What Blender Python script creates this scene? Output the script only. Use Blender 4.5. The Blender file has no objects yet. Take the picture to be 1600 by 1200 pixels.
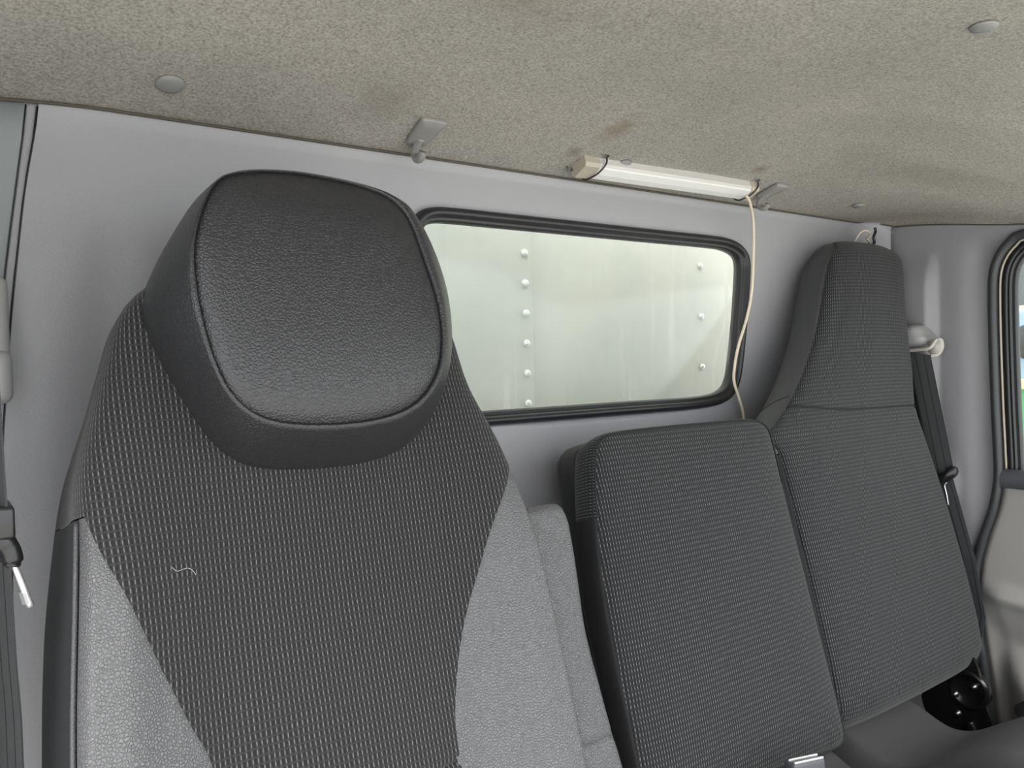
import bpy, bmesh, math, random
import numpy as np
from mathutils import Vector, Matrix
random.seed(4); rng = np.random.default_rng(4)
C = bpy.context.scene.collection
sc = bpy.context.scene

# ------------------------------------------------------------------ camera
FPX = 1250.0
YAW, PITCH, ROLL = math.radians(36), math.radians(-1.5), math.radians(1.43)
CAM = np.array([0.0, -0.95, 1.07])
_fw = np.array([math.sin(YAW)*math.cos(PITCH), math.cos(YAW)*math.cos(PITCH), math.sin(PITCH)])
_r0 = np.array([math.cos(YAW), -math.sin(YAW), 0.0]); _u0 = np.cross(_r0, _fw)
_R = math.cos(ROLL)*_r0 - math.sin(ROLL)*_u0
_U = math.sin(ROLL)*_r0 + math.cos(ROLL)*_u0
cd = bpy.data.cameras.new('camera'); cam = bpy.data.objects.new('camera', cd); C.objects.link(cam)
cd.sensor_width = 36.0; cd.lens = FPX/1600*36.0; cd.clip_start = 0.02; cd.clip_end = 200
m = Matrix(((_R[0], _U[0], -_fw[0], CAM[0]), (_R[1], _U[1], -_fw[1], CAM[1]), (_R[2], _U[2], -_fw[2], CAM[2]), (0, 0, 0, 1)))
cam.matrix_world = m
sc.camera = cam

# ------------------------------------------------------------------ world and light
w = bpy.data.worlds.new('overcast_sky'); sc.world = w; w.use_nodes = True
nt = w.node_tree; nt.nodes.clear()
tc = nt.nodes.new('ShaderNodeTexCoord'); sp = nt.nodes.new('ShaderNodeSeparateXYZ'); cr = nt.nodes.new('ShaderNodeValToRGB')
bg = nt.nodes.new('ShaderNodeBackground'); ou = nt.nodes.new('ShaderNodeOutputWorld')
nt.links.new(tc.outputs['Generated'], sp.inputs[0]); nt.links.new(sp.outputs['Z'], cr.inputs[0])
nt.links.new(cr.outputs[0], bg.inputs[0]); nt.links.new(bg.outputs[0], ou.inputs[0])
cr.color_ramp.elements[0].position = 0.0; cr.color_ramp.elements[0].color = (0.80, 0.84, 0.88, 1)
cr.color_ramp.elements[1].position = 0.9; cr.color_ramp.elements[1].color = (1.0, 1.0, 1.0, 1)
bg.inputs[1].default_value = 2.6
sd = bpy.data.lights.new('veiled_sun', 'SUN'); sd.energy = 2.5; sd.angle = math.radians(35); sd.color = (1, 0.97, 0.92)
so = bpy.data.objects.new('veiled_sun', sd); C.objects.link(so)
so.rotation_euler = Vector((0.30, 0.62, -0.72)).to_track_quat('-Z', 'Y').to_euler()
vs = sc.view_settings
vs.view_transform = 'Standard'; vs.look = 'None'; vs.gamma = 1.0; vs.use_curve_mapping = False
vs.exposure = 0.6

# ------------------------------------------------------------------ helpers
def ray(px, py): return _fw + (px-800)/FPX*_R + (600-py)/FPX*_U
def at(px, py, ax, v):
    """point of the plane axis=v seen at a pixel of the photograph"""
    d = ray(px, py); return CAM + (v-CAM[ax])/d[ax]*d

class Frame:
    """reclined seat frame: x lateral, s up along the back, n towards the front"""
    def __init__(s, y, z, a):
        s.a = math.radians(a); s.O = np.array([0.0, y, z])
        s.S = np.array([0, math.sin(s.a), math.cos(s.a)]); s.N = np.array([0, -math.cos(s.a), math.sin(s.a)])
    def L(s, px, py, n=0.0):
        d = ray(px, py); t = ((s.O+n*s.N-CAM) @ s.N)/(d @ s.N); P = CAM+t*d
        return (P[0], float((P-s.O) @ s.S))
    def Ls(s, pts, n=0.0): return [s.L(a, b, n) for a, b in pts]

def empty(name, loc=(0, 0, 0), rot=(0, 0, 0)):
    o = bpy.data.objects.new(name, None); C.objects.link(o); o.location = loc; o.rotation_euler = rot
    o.empty_display_size = 0.05; return o
def tag(o, label=None, cat=None, group=None, kind=None):
    if label: o['label'] = label
    if cat: o['category'] = cat
    if group: o['group'] = group
    if kind: o['kind'] = kind
    return o
def mesh(name, verts, faces, mat, parent=None, uvs=None, smooth=True, world=False, normals=True):
    me = bpy.data.meshes.new(name)
    me.from_pydata([tuple(map(float, v)) for v in verts], [], [tuple(int(i) for i in f) for f in faces])
    if uvs is not None:
        ul = me.uv_layers.new(name='UVMap')
        for lp in me.loops: ul.data[lp.index].uv = (float(uvs[lp.vertex_index][0]), float(uvs[lp.vertex_index][1]))
    me.materials.append(mat)
    if smooth:
        for p in me.polygons: p.use_smooth = True
    if normals:
        bm = bmesh.new(); bm.from_mesh(me); bmesh.ops.recalc_face_normals(bm, faces=bm.faces); bm.to_mesh(me); bm.free()
    o = bpy.data.objects.new(name, me); C.objects.link(o)
    if parent:
        o.parent = parent
        if world:
            pm = parent.matrix_basis.copy()
            q = parent.parent
            while q: pm = q.matrix_basis @ pm; q = q.parent
            o.matrix_basis = pm.inverted()
    return o
def grid(P):
    nu, nv = P.shape[0], P.shape[1]
    f = [(i*nv+j, (i+1)*nv+j, (i+1)*nv+j+1, i*nv+j+1) for i in range(nu-1) for j in range(nv-1)]
    return P.reshape(-1, 3), f
def interp(x, keys):
    ks = sorted(keys); xs = [k[0] for k in ks]; ys = [k[1] for k in ks]
    return np.interp(x, xs, ys)
def sinterp(x, keys):
    """smooth (cubic hermite) interpolation"""
    ks = sorted(keys); xs = np.array([k[0] for k in ks], float); ys = np.array([k[1] for k in ks], float)
    x = np.clip(np.asarray(x, float), xs[0], xs[-1])
    dl = np.diff(ys)/np.diff(xs); mt = np.zeros(len(xs)); mt[0] = dl[0]; mt[-1] = dl[-1]
    for i in range(1, len(xs)-1):
        mt[i] = 0 if dl[i-1]*dl[i] <= 0 else 2*dl[i-1]*dl[i]/(dl[i-1]+dl[i])
    i = np.clip(np.searchsorted(xs, x, side='right')-1, 0, len(xs)-2)
    h = xs[i+1]-xs[i]; t = (x-xs[i])/h
    return ((2*t**3-3*t**2+1)*ys[i]+(t**3-2*t**2+t)*h*mt[i]+(-2*t**3+3*t**2)*ys[i+1]+(t**3-t**2)*h*mt[i+1])
def smoothstep(x, a, b):
    t = np.clip((np.asarray(x, float)-a)/(b-a), 0, 1); return t*t*(3-2*t)
def closed(pts, n, rounds=2):
    """smooth closed outline, resampled evenly to n points"""
    P = np.array(pts, float)
    for _ in range(rounds):
        Q = np.roll(P, -1, 0); P = np.stack([0.75*P+0.25*Q, 0.25*P+0.75*Q], 1).reshape(-1, P.shape[1])
    return resample(P, n, True)
def resample(P, n, cyc=False):
    P = np.array(P, float)
    if cyc: P = np.vstack([P, P[:1]])
    d = np.r_[0, np.cumsum(np.linalg.norm(np.diff(P, axis=0), axis=1))]
    t = np.linspace(0, d[-1], n+1)[:-1] if cyc else np.linspace(0, d[-1], n)
    return np.stack([np.interp(t, d, P[:, k]) for k in range(P.shape[1])], 1)
def by_angle(P, c, n):
    """resample closed outline at even angles round c (star shaped)"""
    Q = resample(P, 2000, True); a = np.unwrap(np.arctan2(Q[:, 1]-c[1], Q[:, 0]-c[0]))
    if a[-1] < a[0]: Q = Q[::-1]; a = np.unwrap(np.arctan2(Q[:, 1]-c[1], Q[:, 0]-c[0]))
    r = np.hypot(Q[:, 0]-c[0], Q[:, 1]-c[1]); am = np.mod(a, 2*np.pi); o = np.argsort(am)
    th = np.linspace(0, 2*np.pi, n, endpoint=False); rr = np.interp(th, am[o], r[o], period=2*np.pi)
    return np.stack([c[0]+rr*np.cos(th), c[1]+rr*np.sin(th)], 1)
def spline(pts, n):
    P = np.array(pts, float); k = len(P); out = []
    t = np.linspace(0, k-1, n)
    for q in t:
        i = min(int(q), k-2); u = q-i
        p0 = P[max(i-1, 0)]; p1 = P[i]; p2 = P[i+1]; p3 = P[min(i+2, k-1)]
        out.append(0.5*((2*p1)+(-p0+p2)*u+(2*p0-5*p1+4*p2-p3)*u*u+(-p0+3*p1-3*p2+p3)*u**3))
    return np.array(out)
def tube_data(P, r, seg=10, cyc=False):
    P = np.array(P, float); n = len(P); T = np.zeros_like(P)
    for i in range(n):
        a = P[(i-1) % n] if (cyc or i) else P[i]; b = P[(i+1) % n] if (cyc or i < n-1) else P[i]
        T[i] = (b-a)/max(np.linalg.norm(b-a), 1e-9)
    ref = np.array([0, 0, 1.0]) if abs(T[0][2]) < 0.9 else np.array([1.0, 0, 0])
    V = []; x = np.cross(ref, T[0]); x /= np.linalg.norm(x)
    rr = np.full(n, r) if np.isscalar(r) else np.array(r)
    for i in range(n):
        x = x-(x @ T[i])*T[i]; x /= np.linalg.norm(x); y = np.cross(T[i], x)
        for k in range(seg):
            a = 2*math.pi*k/seg; V.append(P[i]+rr[i]*(math.cos(a)*x+math.sin(a)*y))
    F = []
    for i in range(n if cyc else n-1):
        j = (i+1) % n
        for k in range(seg): F.append((i*seg+k, i*seg+(k+1) % seg, j*seg+(k+1) % seg, j*seg+k))
    if not cyc: F.append(tuple(range(seg))); F.append(tuple((n-1)*seg+k for k in range(seg)))
    return V, F
def tube(name, P, r, mat, parent=None, seg=10, cyc=False, world=False):
    V, F = tube_data(P, r, seg, cyc); return mesh(name, V, F, mat, parent, world=world)
def merge(parts):
    V = []; F = []
    for v, f in parts:
        b = len(V); V += [tuple(p) for p in v]; F += [tuple(i+b for i in q) for q in f]
    return V, F
def rbox_data(c, h, r=0.004, seg=3, M=None):
    """rounded box, centre c, half sizes h, optional 3x3 axes M (rows)"""
    bm = bmesh.new(); bmesh.ops.create_cube(bm, size=2)
    for v in bm.verts: v.co = Vector((v.co.x*h[0], v.co.y*h[1], v.co.z*h[2]))
    bmesh.ops.bevel(bm, geom=bm.edges[:]+bm.verts[:], offset=min(r, min(h)*0.98), segments=seg, profile=0.5, affect='EDGES')
    bm.verts.index_update()
    V = np.array([v.co[:] for v in bm.verts]); F = [tuple(v.index for v in f.verts) for f in bm.faces]; bm.free()
    if M is not None: V = V @ np.array(M)
    return [tuple(p) for p in V+np.array(c)], F
def rbox(name, c, h, mat, parent=None, r=0.004, M=None, world=False, seg=3):
    V, F = rbox_data(c, h, r, seg, M); return mesh(name, V, F, mat, parent, world=world)
def lathe_data(prof, c, axis=(0, 0, 1), seg=24):
    ax = np.array(axis, float); ax /= np.linalg.norm(ax)
    ref = np.array([1.0, 0, 0]) if abs(ax[0]) < 0.8 else np.array([0, 1.0, 0])
    x = np.cross(ax, ref); x /= np.linalg.norm(x); y = np.cross(ax, x); V = []; F = []
    for r, h in prof:
        for k in range(seg):
            a = 2*math.pi*k/seg; V.append(np.array(c)+h*ax+r*(math.cos(a)*x+math.sin(a)*y))
    for i in range(len(prof)-1):
        for k in range(seg): F.append((i*seg+k, i*seg+(k+1) % seg, (i+1)*seg+(k+1) % seg, (i+1)*seg+k))
    F.append(tuple(range(seg))); F.append(tuple((len(prof)-1)*seg+k for k in range(seg)))
    return V, F
def ribbon_data(P, Wd, th=0.0012):
    """strap: centre points P, half width vectors Wd, thickness th"""
    P = np.array(P, float); Wd = np.array(Wd, float)
    if Wd.ndim == 1: Wd = np.tile(Wd, (len(P), 1))
    V = []
    for i in range(len(P)):
        T = P[min(i+1, len(P)-1)]-P[max(i-1, 0)]; n = np.cross(T, Wd[i]); n = n/np.linalg.norm(n)*th/2
        V += [P[i]-Wd[i]+n, P[i]+Wd[i]+n, P[i]+Wd[i]-n, P[i]-Wd[i]-n]
    F = []
    for i in range(len(P)-1):
        for k in range(4): F.append((4*i+k, 4*i+(k+1) % 4, 4*i+4+(k+1) % 4, 4*i+4+k))
    F.append((0, 1, 2, 3)); b = 4*(len(P)-1); F.append((b, b+1, b+2, b+3))
    return V, F
def ribbon(name, P, Wd, mat, parent=None, th=0.0012, world=False):
    V, F = ribbon_data(P, Wd, th)
    P = np.array(P); d = np.r_[0, np.cumsum(np.linalg.norm(np.diff(P, axis=0), axis=1))]
    wl = np.linalg.norm(np.atleast_2d(Wd)[0]); uv = []
    for i in range(len(P)): uv += [(-wl, d[i]), (wl, d[i]), (wl, d[i]), (-wl, d[i])]
    return mesh(name, V, F, mat, parent, uvs=uv, world=world, smooth=False)

# ------------------------------------------------------------------ materials
class NT:
    def __init__(s, name):
        s.m = bpy.data.materials.new(name); s.m.use_nodes = True; s.t = s.m.node_tree; s.t.nodes.clear()
        s.out = s.n('ShaderNodeOutputMaterial'); s.b = s.n('ShaderNodeBsdfPrincipled'); s.l(s.b, 0, s.out, 0)
    def n(s, typ, **kw):
        x = s.t.nodes.new(typ)
        for k, v in kw.items(): setattr(x, k, v)
        return x
    def l(s, a, i, b, j): s.t.links.new(a.outputs[i], b.inputs[j])
    def math(s, op, a, b=None, c=None):
        x = s.n('ShaderNodeMath', operation=op)
        for k, v in enumerate((a, b, c)):
            if v is None: continue
            if isinstance(v, (int, float)): x.inputs[k].default_value = v
            else: s.t.links.new(v, x.inputs[k])
        return x.outputs[0]
    def bump(s, h, st, dist=0.001):
        x = s.n('ShaderNodeBump'); x.inputs['Strength'].default_value = st; x.inputs['Distance'].default_value = dist
        s.t.links.new(h, x.inputs['Height']); s.t.links.new(x.outputs[0], s.b.inputs['Normal']); return x
    def noise(s, scale, detail=3, coord='Object', rough=0.5):
        t = s.n('ShaderNodeTexCoord'); x = s.n('ShaderNodeTexNoise')
        x.inputs['Scale'].default_value = scale; x.inputs['Detail'].default_value = detail; x.inputs['Roughness'].default_value = rough
        s.l(t, coord, x, 'Vector'); return x
    def ramp(s, fac, stops):
        x = s.n('ShaderNodeValToRGB'); e = x.color_ramp.elements
        e[0].position, e[0].color = stops[0][0], (*stops[0][1], 1); e[1].position, e[1].color = stops[-1][0], (*stops[-1][1], 1)
        for p, c in stops[1:-1]: q = e.new(p); q.color = (*c, 1)
        s.t.links.new(fac, x.inputs[0]); return x.outputs[0]
    def mix(s, fac, a, b, mode='MIX'):
        x = s.n('ShaderNodeMix', data_type='RGBA', blend_type=mode)
        for k, v in ((0, fac), (6, a), (7, b)):
            if isinstance(v, (int, float)): x.inputs[k].default_value = v
            elif isinstance(v, tuple): x.inputs[k].default_value = (*v, 1)
            else: s.t.links.new(v, x.inputs[k])
        return x.outputs[2]
    def col(s, c):
        if isinstance(c, tuple): s.b.inputs['Base Color'].default_value = (*c, 1)
        else: s.t.links.new(c, s.b.inputs['Base Color'])
    def set(s, **kw):
        for k, v in kw.items(): s.b.inputs[k.replace('_', ' ')].default_value = v

def plain(name, c, rough=0.5, metal=0.0, bump=None, var=0.0):
    t = NT(name); t.set(Roughness=rough, Metallic=metal)
    if var:
        n = t.noise(9, 4); t.col(t.mix(n.outputs[0], tuple(x*(1-var) for x in c), tuple(min(1, x*(1+var)) for x in c)))
    else: t.col(c)
    if bump: n2 = t.noise(bump[0], 3); t.bump(n2.outputs[0], bump[1], bump[2])
    return t.m
def fabric(name, base=(0.016, 0.016, 0.017), dash=(0.17, 0.17, 0.18), pu=0.0046, pv=0.0066, wu=0.13, wv=0.27, ribs=1.0):
    t = NT(name); uv = t.n('ShaderNodeUVMap'); sp = t.n('ShaderNodeSeparateXYZ'); t.l(uv, 0, sp, 0)
    wob = t.n('ShaderNodeTexNoise'); wob.inputs['Scale'].default_value = 55; t.l(uv, 0, wob, 'Vector')
    wv_ = t.math('MULTIPLY', t.math('SUBTRACT', wob.outputs[0], 0.5), 0.0016)
    u = t.math('DIVIDE', t.math('ADD', sp.outputs[0], wv_), pu); v = t.math('DIVIDE', t.math('ADD', sp.outputs[1], wv_), pv)
    fu = t.math('ABSOLUTE', t.math('SUBTRACT', t.math('FRACT', u), 0.5)); fv = t.math('ABSOLUTE', t.math('SUBTRACT', t.math('FRACT', v), 0.5))
    mu = t.math('SMOOTH_MIN', 1.0, t.math('MAXIMUM', t.math('MULTIPLY', t.math('SUBTRACT', wu, fu), 12.0), 0.0), 0.01)
    mv = t.math('SMOOTH_MIN', 1.0, t.math('MAXIMUM', t.math('MULTIPLY', t.math('SUBTRACT', wv, fv), 9.0), 0.0), 0.01)
    # per stitch variation
    cell = t.n('ShaderNodeTexWhiteNoise', noise_dimensions='2D'); cmb = t.n('ShaderNodeCombineXYZ')
    t.t.links.new(t.math('FLOOR', u), cmb.inputs[0]); t.t.links.new(t.math('FLOOR', v), cmb.inputs[1]); t.l(cmb, 0, cell, 'Vector')
    k = t.math('MULTIPLY', t.math('MULTIPLY', mu, mv), t.math('ADD', t.math('MULTIPLY', cell.outputs[0], 0.5), 0.6))
    # knit ground: little dark pits between ribs
    rib = t.math('ABSOLUTE', t.math('SUBTRACT', t.math('FRACT', t.math('MULTIPLY', v, 2.0)), 0.5))
    colr = t.math('ABSOLUTE', t.math('SUBTRACT', t.math('FRACT', t.math('ADD', t.math('MULTIPLY', u, 2.0), 0.5)), 0.5))
    kn = t.math('MULTIPLY', t.math('ADD', rib, colr), 1.0)
    fine = t.n('ShaderNodeTexNoise'); fine.inputs['Scale'].default_value = 1400; fine.inputs['Detail'].default_value = 2; t.l(uv, 0, fine, 'Vector')
    g = t.mix(kn, tuple(c*(1-0.45*ribs) for c in base), tuple(c*(1+0.6*ribs) for c in base))
    g = t.mix(0.5, g, t.mix(fine.outputs[0], tuple(c*0.3 for c in base), tuple(c*2.3 for c in base)))
    pit = t.math('MULTIPLY', t.math('MINIMUM', t.math('MAXIMUM', t.math('MULTIPLY', t.math('SUBTRACT', fu, 0.19), 9.0), 0.0), 1.0),
                 t.math('MINIMUM', t.math('MAXIMUM', t.math('MULTIPLY', t.math('SUBTRACT', 0.42, fv), 9.0), 0.0), 1.0))
    colm = t.math('MINIMUM', t.math('MAXIMUM', t.math('MULTIPLY', t.math('SUBTRACT', 0.20, fu), 10.0), 0.0), 1.0)
    g = t.mix(t.math('MULTIPLY', colm, 0.6), g, tuple(c*2.3 for c in base))
    g = t.mix(pit, g, t.mix(fine.outputs[0], tuple(c*0.2 for c in base), tuple(c*0.9 for c in base)))
    t.col(t.mix(k, g, dash)); t.set(Roughness=0.85); t.b.inputs['Sheen Weight'].default_value = 0.12
    t.b.inputs['Sheen Roughness'].default_value = 0.5; t.b.inputs['Specular IOR Level'].default_value = 0.25
    t.bump(t.math('ADD', t.math('MULTIPLY', kn, 0.5*ribs), t.math('ADD', t.math('SUBTRACT', k, t.math('MULTIPLY', pit, 0.4)), t.math('MULTIPLY', fine.outputs[0], 0.4))), 0.6, 0.0007)
    return t.m
def leather(name, c, rough=0.42, scale=420, bs=0.55):
    t = NT(name); tc = t.n('ShaderNodeTexCoord'); ns = t.n('ShaderNodeTexNoise'); ns.inputs['Scale'].default_value = 300
    t.l(tc, 'Object', ns, 'Vector')
    mixv = t.n('ShaderNodeMix', data_type='VECTOR'); mixv.inputs[0].default_value = 0.0009
    t.l(tc, 'Object', mixv, 4); t.l(ns, 1, mixv, 5)
    vo = t.n('ShaderNodeTexVoronoi', feature='DISTANCE_TO_EDGE'); vo.inputs['Scale'].default_value = scale; t.l(mixv, 1, vo, 'Vector')
    h = t.ramp(vo.outputs[0], [(0.0, (0, 0, 0)), (0.22, (0.8, 0.8, 0.8)), (0.5, (1, 1, 1))])
    t.col(t.mix(h, tuple(x*0.72 for x in c), c)); t.set(Roughness=rough); t.b.inputs['Specular IOR Level'].default_value = 0.5
    t.bump(h, bs, 0.0006); return t.m
def felt():
    t = NT('roof_felt'); n1 = t.noise(330, 4, rough=0.75); n2 = t.noise(5, 3); n3 = t.noise(60, 3)
    a = t.ramp(n1.outputs[0], [(0.33, (0.225, 0.212, 0.188)), (0.5, (0.385, 0.368, 0.338)), (0.68, (0.51, 0.488, 0.452))])
    b = t.ramp(n2.outputs[0], [(0.3, (0.86, 0.87, 0.84)), (0.7, (1.0, 0.99, 0.97))])
    c = t.ramp(n3.outputs[0], [(0.3, (0.93, 0.93, 0.93)), (0.7, (1.0, 1.0, 1.0))])
    k = t.mix(1.0, t.mix(1.0, a, b, 'MULTIPLY'), c, 'MULTIPLY')
    # grubby stains near the lamp fixings and down the middle
    tc = t.n('ShaderNodeTexCoord')
    def blot(k, x, y, rx, ry, col, amt):
        mp = t.n('ShaderNodeMapping'); mp.inputs['Location'].default_value = (-x/rx, -y/ry, 0); mp.inputs['Scale'].default_value = (1/rx, 1/ry, 0)
        t.l(tc, 'Object', mp, 'Vector'); ln = t.n('ShaderNodeVectorMath', operation='LENGTH'); t.l(mp, 0, ln, 0)
        ed = t.math('ADD', ln.outputs['Value'], t.math('MULTIPLY', t.math('SUBTRACT', n3.outputs[0], 0.5), 0.9))
        f = t.math('MULTIPLY', t.math('MAXIMUM', t.math('SUBTRACT', 1.0, ed), 0.0), amt)
        return t.mix(f, k, col)
    k = blot(k, 0.79, -0.13, 0.028, 0.05, (0.20, 0.16, 0.10), 0.6)
    k = blot(k, 1.135, -0.11, 0.02, 0.02, (0.16, 0.13, 0.08), 0.6)
    k = blot(k, 0.47, -0.33, 0.12, 0.06, (0.22, 0.20, 0.16), 0.4)
    k = blot(k, 0.45, -0.10, 0.05, 0.06, (0.20, 0.18, 0.15), 0.4)
    k = blot(k, 0.765, -0.065, 0.018, 0.018, (0.16, 0.13, 0.09), 0.6)
    t.col(k); t.set(Roughness=0.95); t.b.inputs['Specular IOR Level'].default_value = 0.1
    t.bump(n1.outputs[0], 0.5, 0.0015); return t.m
def plastic(name, c, rough=0.45, sc=520, bs=0.25):
    t = NT(name); tc = t.n('ShaderNodeTexCoord'); vo = t.n('ShaderNodeTexVoronoi', feature='SMOOTH_F1'); vo.inputs['Scale'].default_value = sc
    t.l(tc, 'Object', vo, 'Vector'); n = t.noise(3, 4)
    t.col(t.mix(n.outputs[0], tuple(x*0.93 for x in c), tuple(x*1.05 for x in c)))
    t.set(Roughness=rough); t.bump(vo.outputs[0], bs, 0.0005); return t.m
def webbing():
    t = NT('belt_webbing'); uv = t.n('ShaderNodeUVMap'); sp = t.n('ShaderNodeSeparateXYZ'); t.l(uv, 0, sp, 0)
    u = t.math('ABSOLUTE', sp.outputs[0])
    line = t.math('LESS_THAN', t.math('ABSOLUTE', t.math('SUBTRACT', u, 0.0085)), 0.0009)
    edge = t.math('GREATER_THAN', u, 0.0215)
    wv = t.math('SINE', t.math('MULTIPLY', t.math('ADD', sp.outputs[1], t.math('MULTIPLY', u, 1.0)), 3800.0))
    k = t.math('MAXIMUM', line, t.math('MULTIPLY', edge, 0.7))
    t.col(t.mix(k, (0.048, 0.050, 0.052), (0.010, 0.010, 0.011))); t.set(Roughness=0.6); t.bump(wv, 0.3, 0.0004); return t.m
def aluminium():
    t = NT('box_aluminium'); tc = t.n('ShaderNodeTexCoord'); mp = t.n('ShaderNodeMapping'); mp.inputs['Scale'].default_value = (1, 1, 60)
    mp.inputs['Rotation'].default_value = (0, 0, 0)
    t.l(tc, 'Object', mp, 'Vector'); n = t.n('ShaderNodeTexNoise'); n.inputs['Scale'].default_value = 14; n.inputs['Detail'].default_value = 4; t.l(mp, 0, n, 'Vector')
    n2 = t.noise(2.2, 2); n3 = t.noise(35, 5)
    k = t.ramp(n2.outputs[0], [(0.35, (0.29, 0.30, 0.285)), (0.65, (0.42, 0.405, 0.375))])
    k = t.mix(0.10, k, t.ramp(n3.outputs[0], [(0.35, (0.42, 0.42, 0.40)), (0.6, (0.56, 0.56, 0.54))]))
    t.col(k); t.set(Metallic=0.25, Roughness=0.6)
    t.bump(n.outputs[0], 0.02, 0.0005); return t.m
def glassm(name='glass', dirt=0.10, refl_streaks=False, tint=(0.95, 0.98, 0.95)):
    t = NT(name); t.t.nodes.remove(t.b)
    tr = t.n('ShaderNodeBsdfTransparent'); tr.inputs[0].default_value = (*tint, 1)
    gl = t.n('ShaderNodeBsdfGlossy'); gl.inputs['Roughness'].default_value = 0.10 if refl_streaks else 0.02
    fr = t.n('ShaderNodeFresnel'); fr.inputs[0].default_value = 1.45
    m1 = t.n('ShaderNodeMixShader'); ge = t.n('ShaderNodeNewGeometry'); t.t.links.new(t.math('MULTIPLY', fr.outputs[0], t.math('SUBTRACT', 1.0, ge.outputs['Backfacing'])), m1.inputs[0]); t.l(tr, 0, m1, 1); t.l(gl, 0, m1, 2)
    df = t.n('ShaderNodeBsdfDiffuse'); df.inputs[0].default_value = (0.75, 0.75, 0.72, 1)
    n = t.noise(6, 5); f = t.math('MULTIPLY', n.outputs[0], dirt)
    if refl_streaks:
        tc = t.n('ShaderNodeTexCoord'); mp = t.n('ShaderNodeMapping'); mp.inputs['Scale'].default_value = (42, 1, 2.2); mp.inputs['Rotation'].default_value = (0, 0.12, 0)
        t.l(tc, 'Object', mp, 'Vector'); s = t.n('ShaderNodeTexNoise'); s.inputs['Scale'].default_value = 1.0; s.inputs['Detail'].default_value = 2; t.l(mp, 0, s, 'Vector')
        st = t.math('MULTIPLY', t.math('MAXIMUM', t.math('SUBTRACT', s.outputs[0], 0.6), 0.0), 1.6)  # soft upright reflections painted on the pane as pale diffuse streaks
        f = t.math('ADD', f, st)
    m2 = t.n('ShaderNodeMixShader'); t.t.links.new(f, m2.inputs[0]); t.l(m1, 0, m2, 1); t.l(df, 0, m2, 2)
    t.l(m2, 0, t.out, 0); return t.m

M_FAB = fabric('dashed_black_fabric', base=(0.0185, 0.0183, 0.0185), dash=(0.17, 0.173, 0.177), pu=0.0044, pv=0.0063, wu=0.11, wv=0.33)
M_FABP = fabric('dashed_bench_fabric', base=(0.016, 0.0168, 0.018), dash=(0.16, 0.165, 0.17), pu=0.0042, pv=0.0068, wu=0.15, wv=0.30, ribs=0.1)
M_KNIT = plain('plain_black_knit', (0.036, 0.036, 0.038), 0.9, bump=(1100, 0.5, 0.0008), var=0.15)
M_KNITD = plain('black_side_knit', (0.014, 0.014, 0.015), 0.9, bump=(1100, 0.5, 0.0008), var=0.15)
M_LBLK = leather('black_grained_leather', (0.027, 0.027, 0.029), 0.35, 300, 0.55)
M_LSHL = leather('dark_grained_vinyl', (0.03, 0.03, 0.032), 0.42, 600, 0.4)
M_LGRY = leather('grey_grained_leather', (0.115, 0.115, 0.119), 0.37, 380, 0.85)
M_LMID = leather('dark_grey_leather', (0.068, 0.069, 0.073), 0.42, 520, 0.45)
M_FELT = felt()
M_WALL = plastic('grey_grained_plastic', (0.34, 0.34, 0.355), bs=0.6, sc=380)
M_WALL2 = plastic('pale_grey_plastic', (0.262, 0.257, 0.272), 0.42, bs=0.4)
M_COVER = plain('cover_grey_plastic', (0.33, 0.33, 0.325), 0.4)
M_GUIDE = plain('guide_cream_plastic', (0.46, 0.44, 0.40), 0.4)
M_DOOR = plastic('door_panel_plastic', (0.30, 0.29, 0.275), 0.45)
M_STRIP = plastic('sky_tinted_grey_plastic', (0.27, 0.29, 0.295), 0.5)  # left wall: bluish sky light from the open door put into the colour
M_HOOK = plain('hook_grey_plastic', (0.26, 0.255, 0.245), 0.35)
M_CAP = plain('cap_grey_plastic', (0.24, 0.24, 0.235), 0.45)
M_RUB = plain('black_rubber', (0.018, 0.018, 0.02), 0.38, bump=(90, 0.15, 0.001))
M_SEAL = plain('dark_grey_rubber', (0.035, 0.038, 0.040), 0.42)
M_CREAM = plain('cream_paint', (0.50, 0.45, 0.36), 0.3)
M_SILL = plain('dark_grey_plastic', (0.07, 0.072, 0.08), 0.45)
M_BLKPL = plain('black_plastic', (0.014, 0.014, 0.015), 0.3)
M_BLKMET = plain('black_painted_steel', (0.006, 0.006, 0.006), 0.22, bump=(40, 0.2, 0.004))
M_CHROME = plain('bright_steel', (0.85, 0.85, 0.86), 0.32, 0.7)
M_BOLT = plain('dull_steel', (0.22, 0.22, 0.22), 0.35, 1.0)
M_WEB = webbing()
M_BLADE = plain('worn_steel', (0.55, 0.55, 0.56), 0.3, 0.9)
M_OFFW = plain('off_white_plastic', (0.62, 0.60, 0.57), 0.4)
M_CORD = plain('cream_cable_sheath', (0.70, 0.62, 0.47), 0.45)
M_DIFF = plain('lamp_diffuser', (0.80, 0.80, 0.77), 0.35)
M_ALU = aluminium()
M_RIVET = plain('painted_rivet', (0.62, 0.63, 0.62), 0.22, 0.5)
M_RAIL = plain('white_rail_paint', (0.85, 0.85, 0.82), 0.4)
M_GLASSR = glassm('dusty_rear_glass_reflections', 0.12, True)  # dust film plus painted reflection streaks
M_GLASS = glassm('side_glass', 0.05)
M_DARK = plain('interior_dark_floor', (0.05, 0.05, 0.052), 0.8, bump=(150, 0.4, 0.002))
M_SEAM = plain('black_thread', (0.008, 0.008, 0.008), 0.8)
M_TAN = plain('beige_house_paint', (0.62, 0.55, 0.45), 0.8, var=0.1)
M_BLUEG = plain('blue_grey_paint', (0.20, 0.27, 0.36), 0.5, var=0.1)
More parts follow.
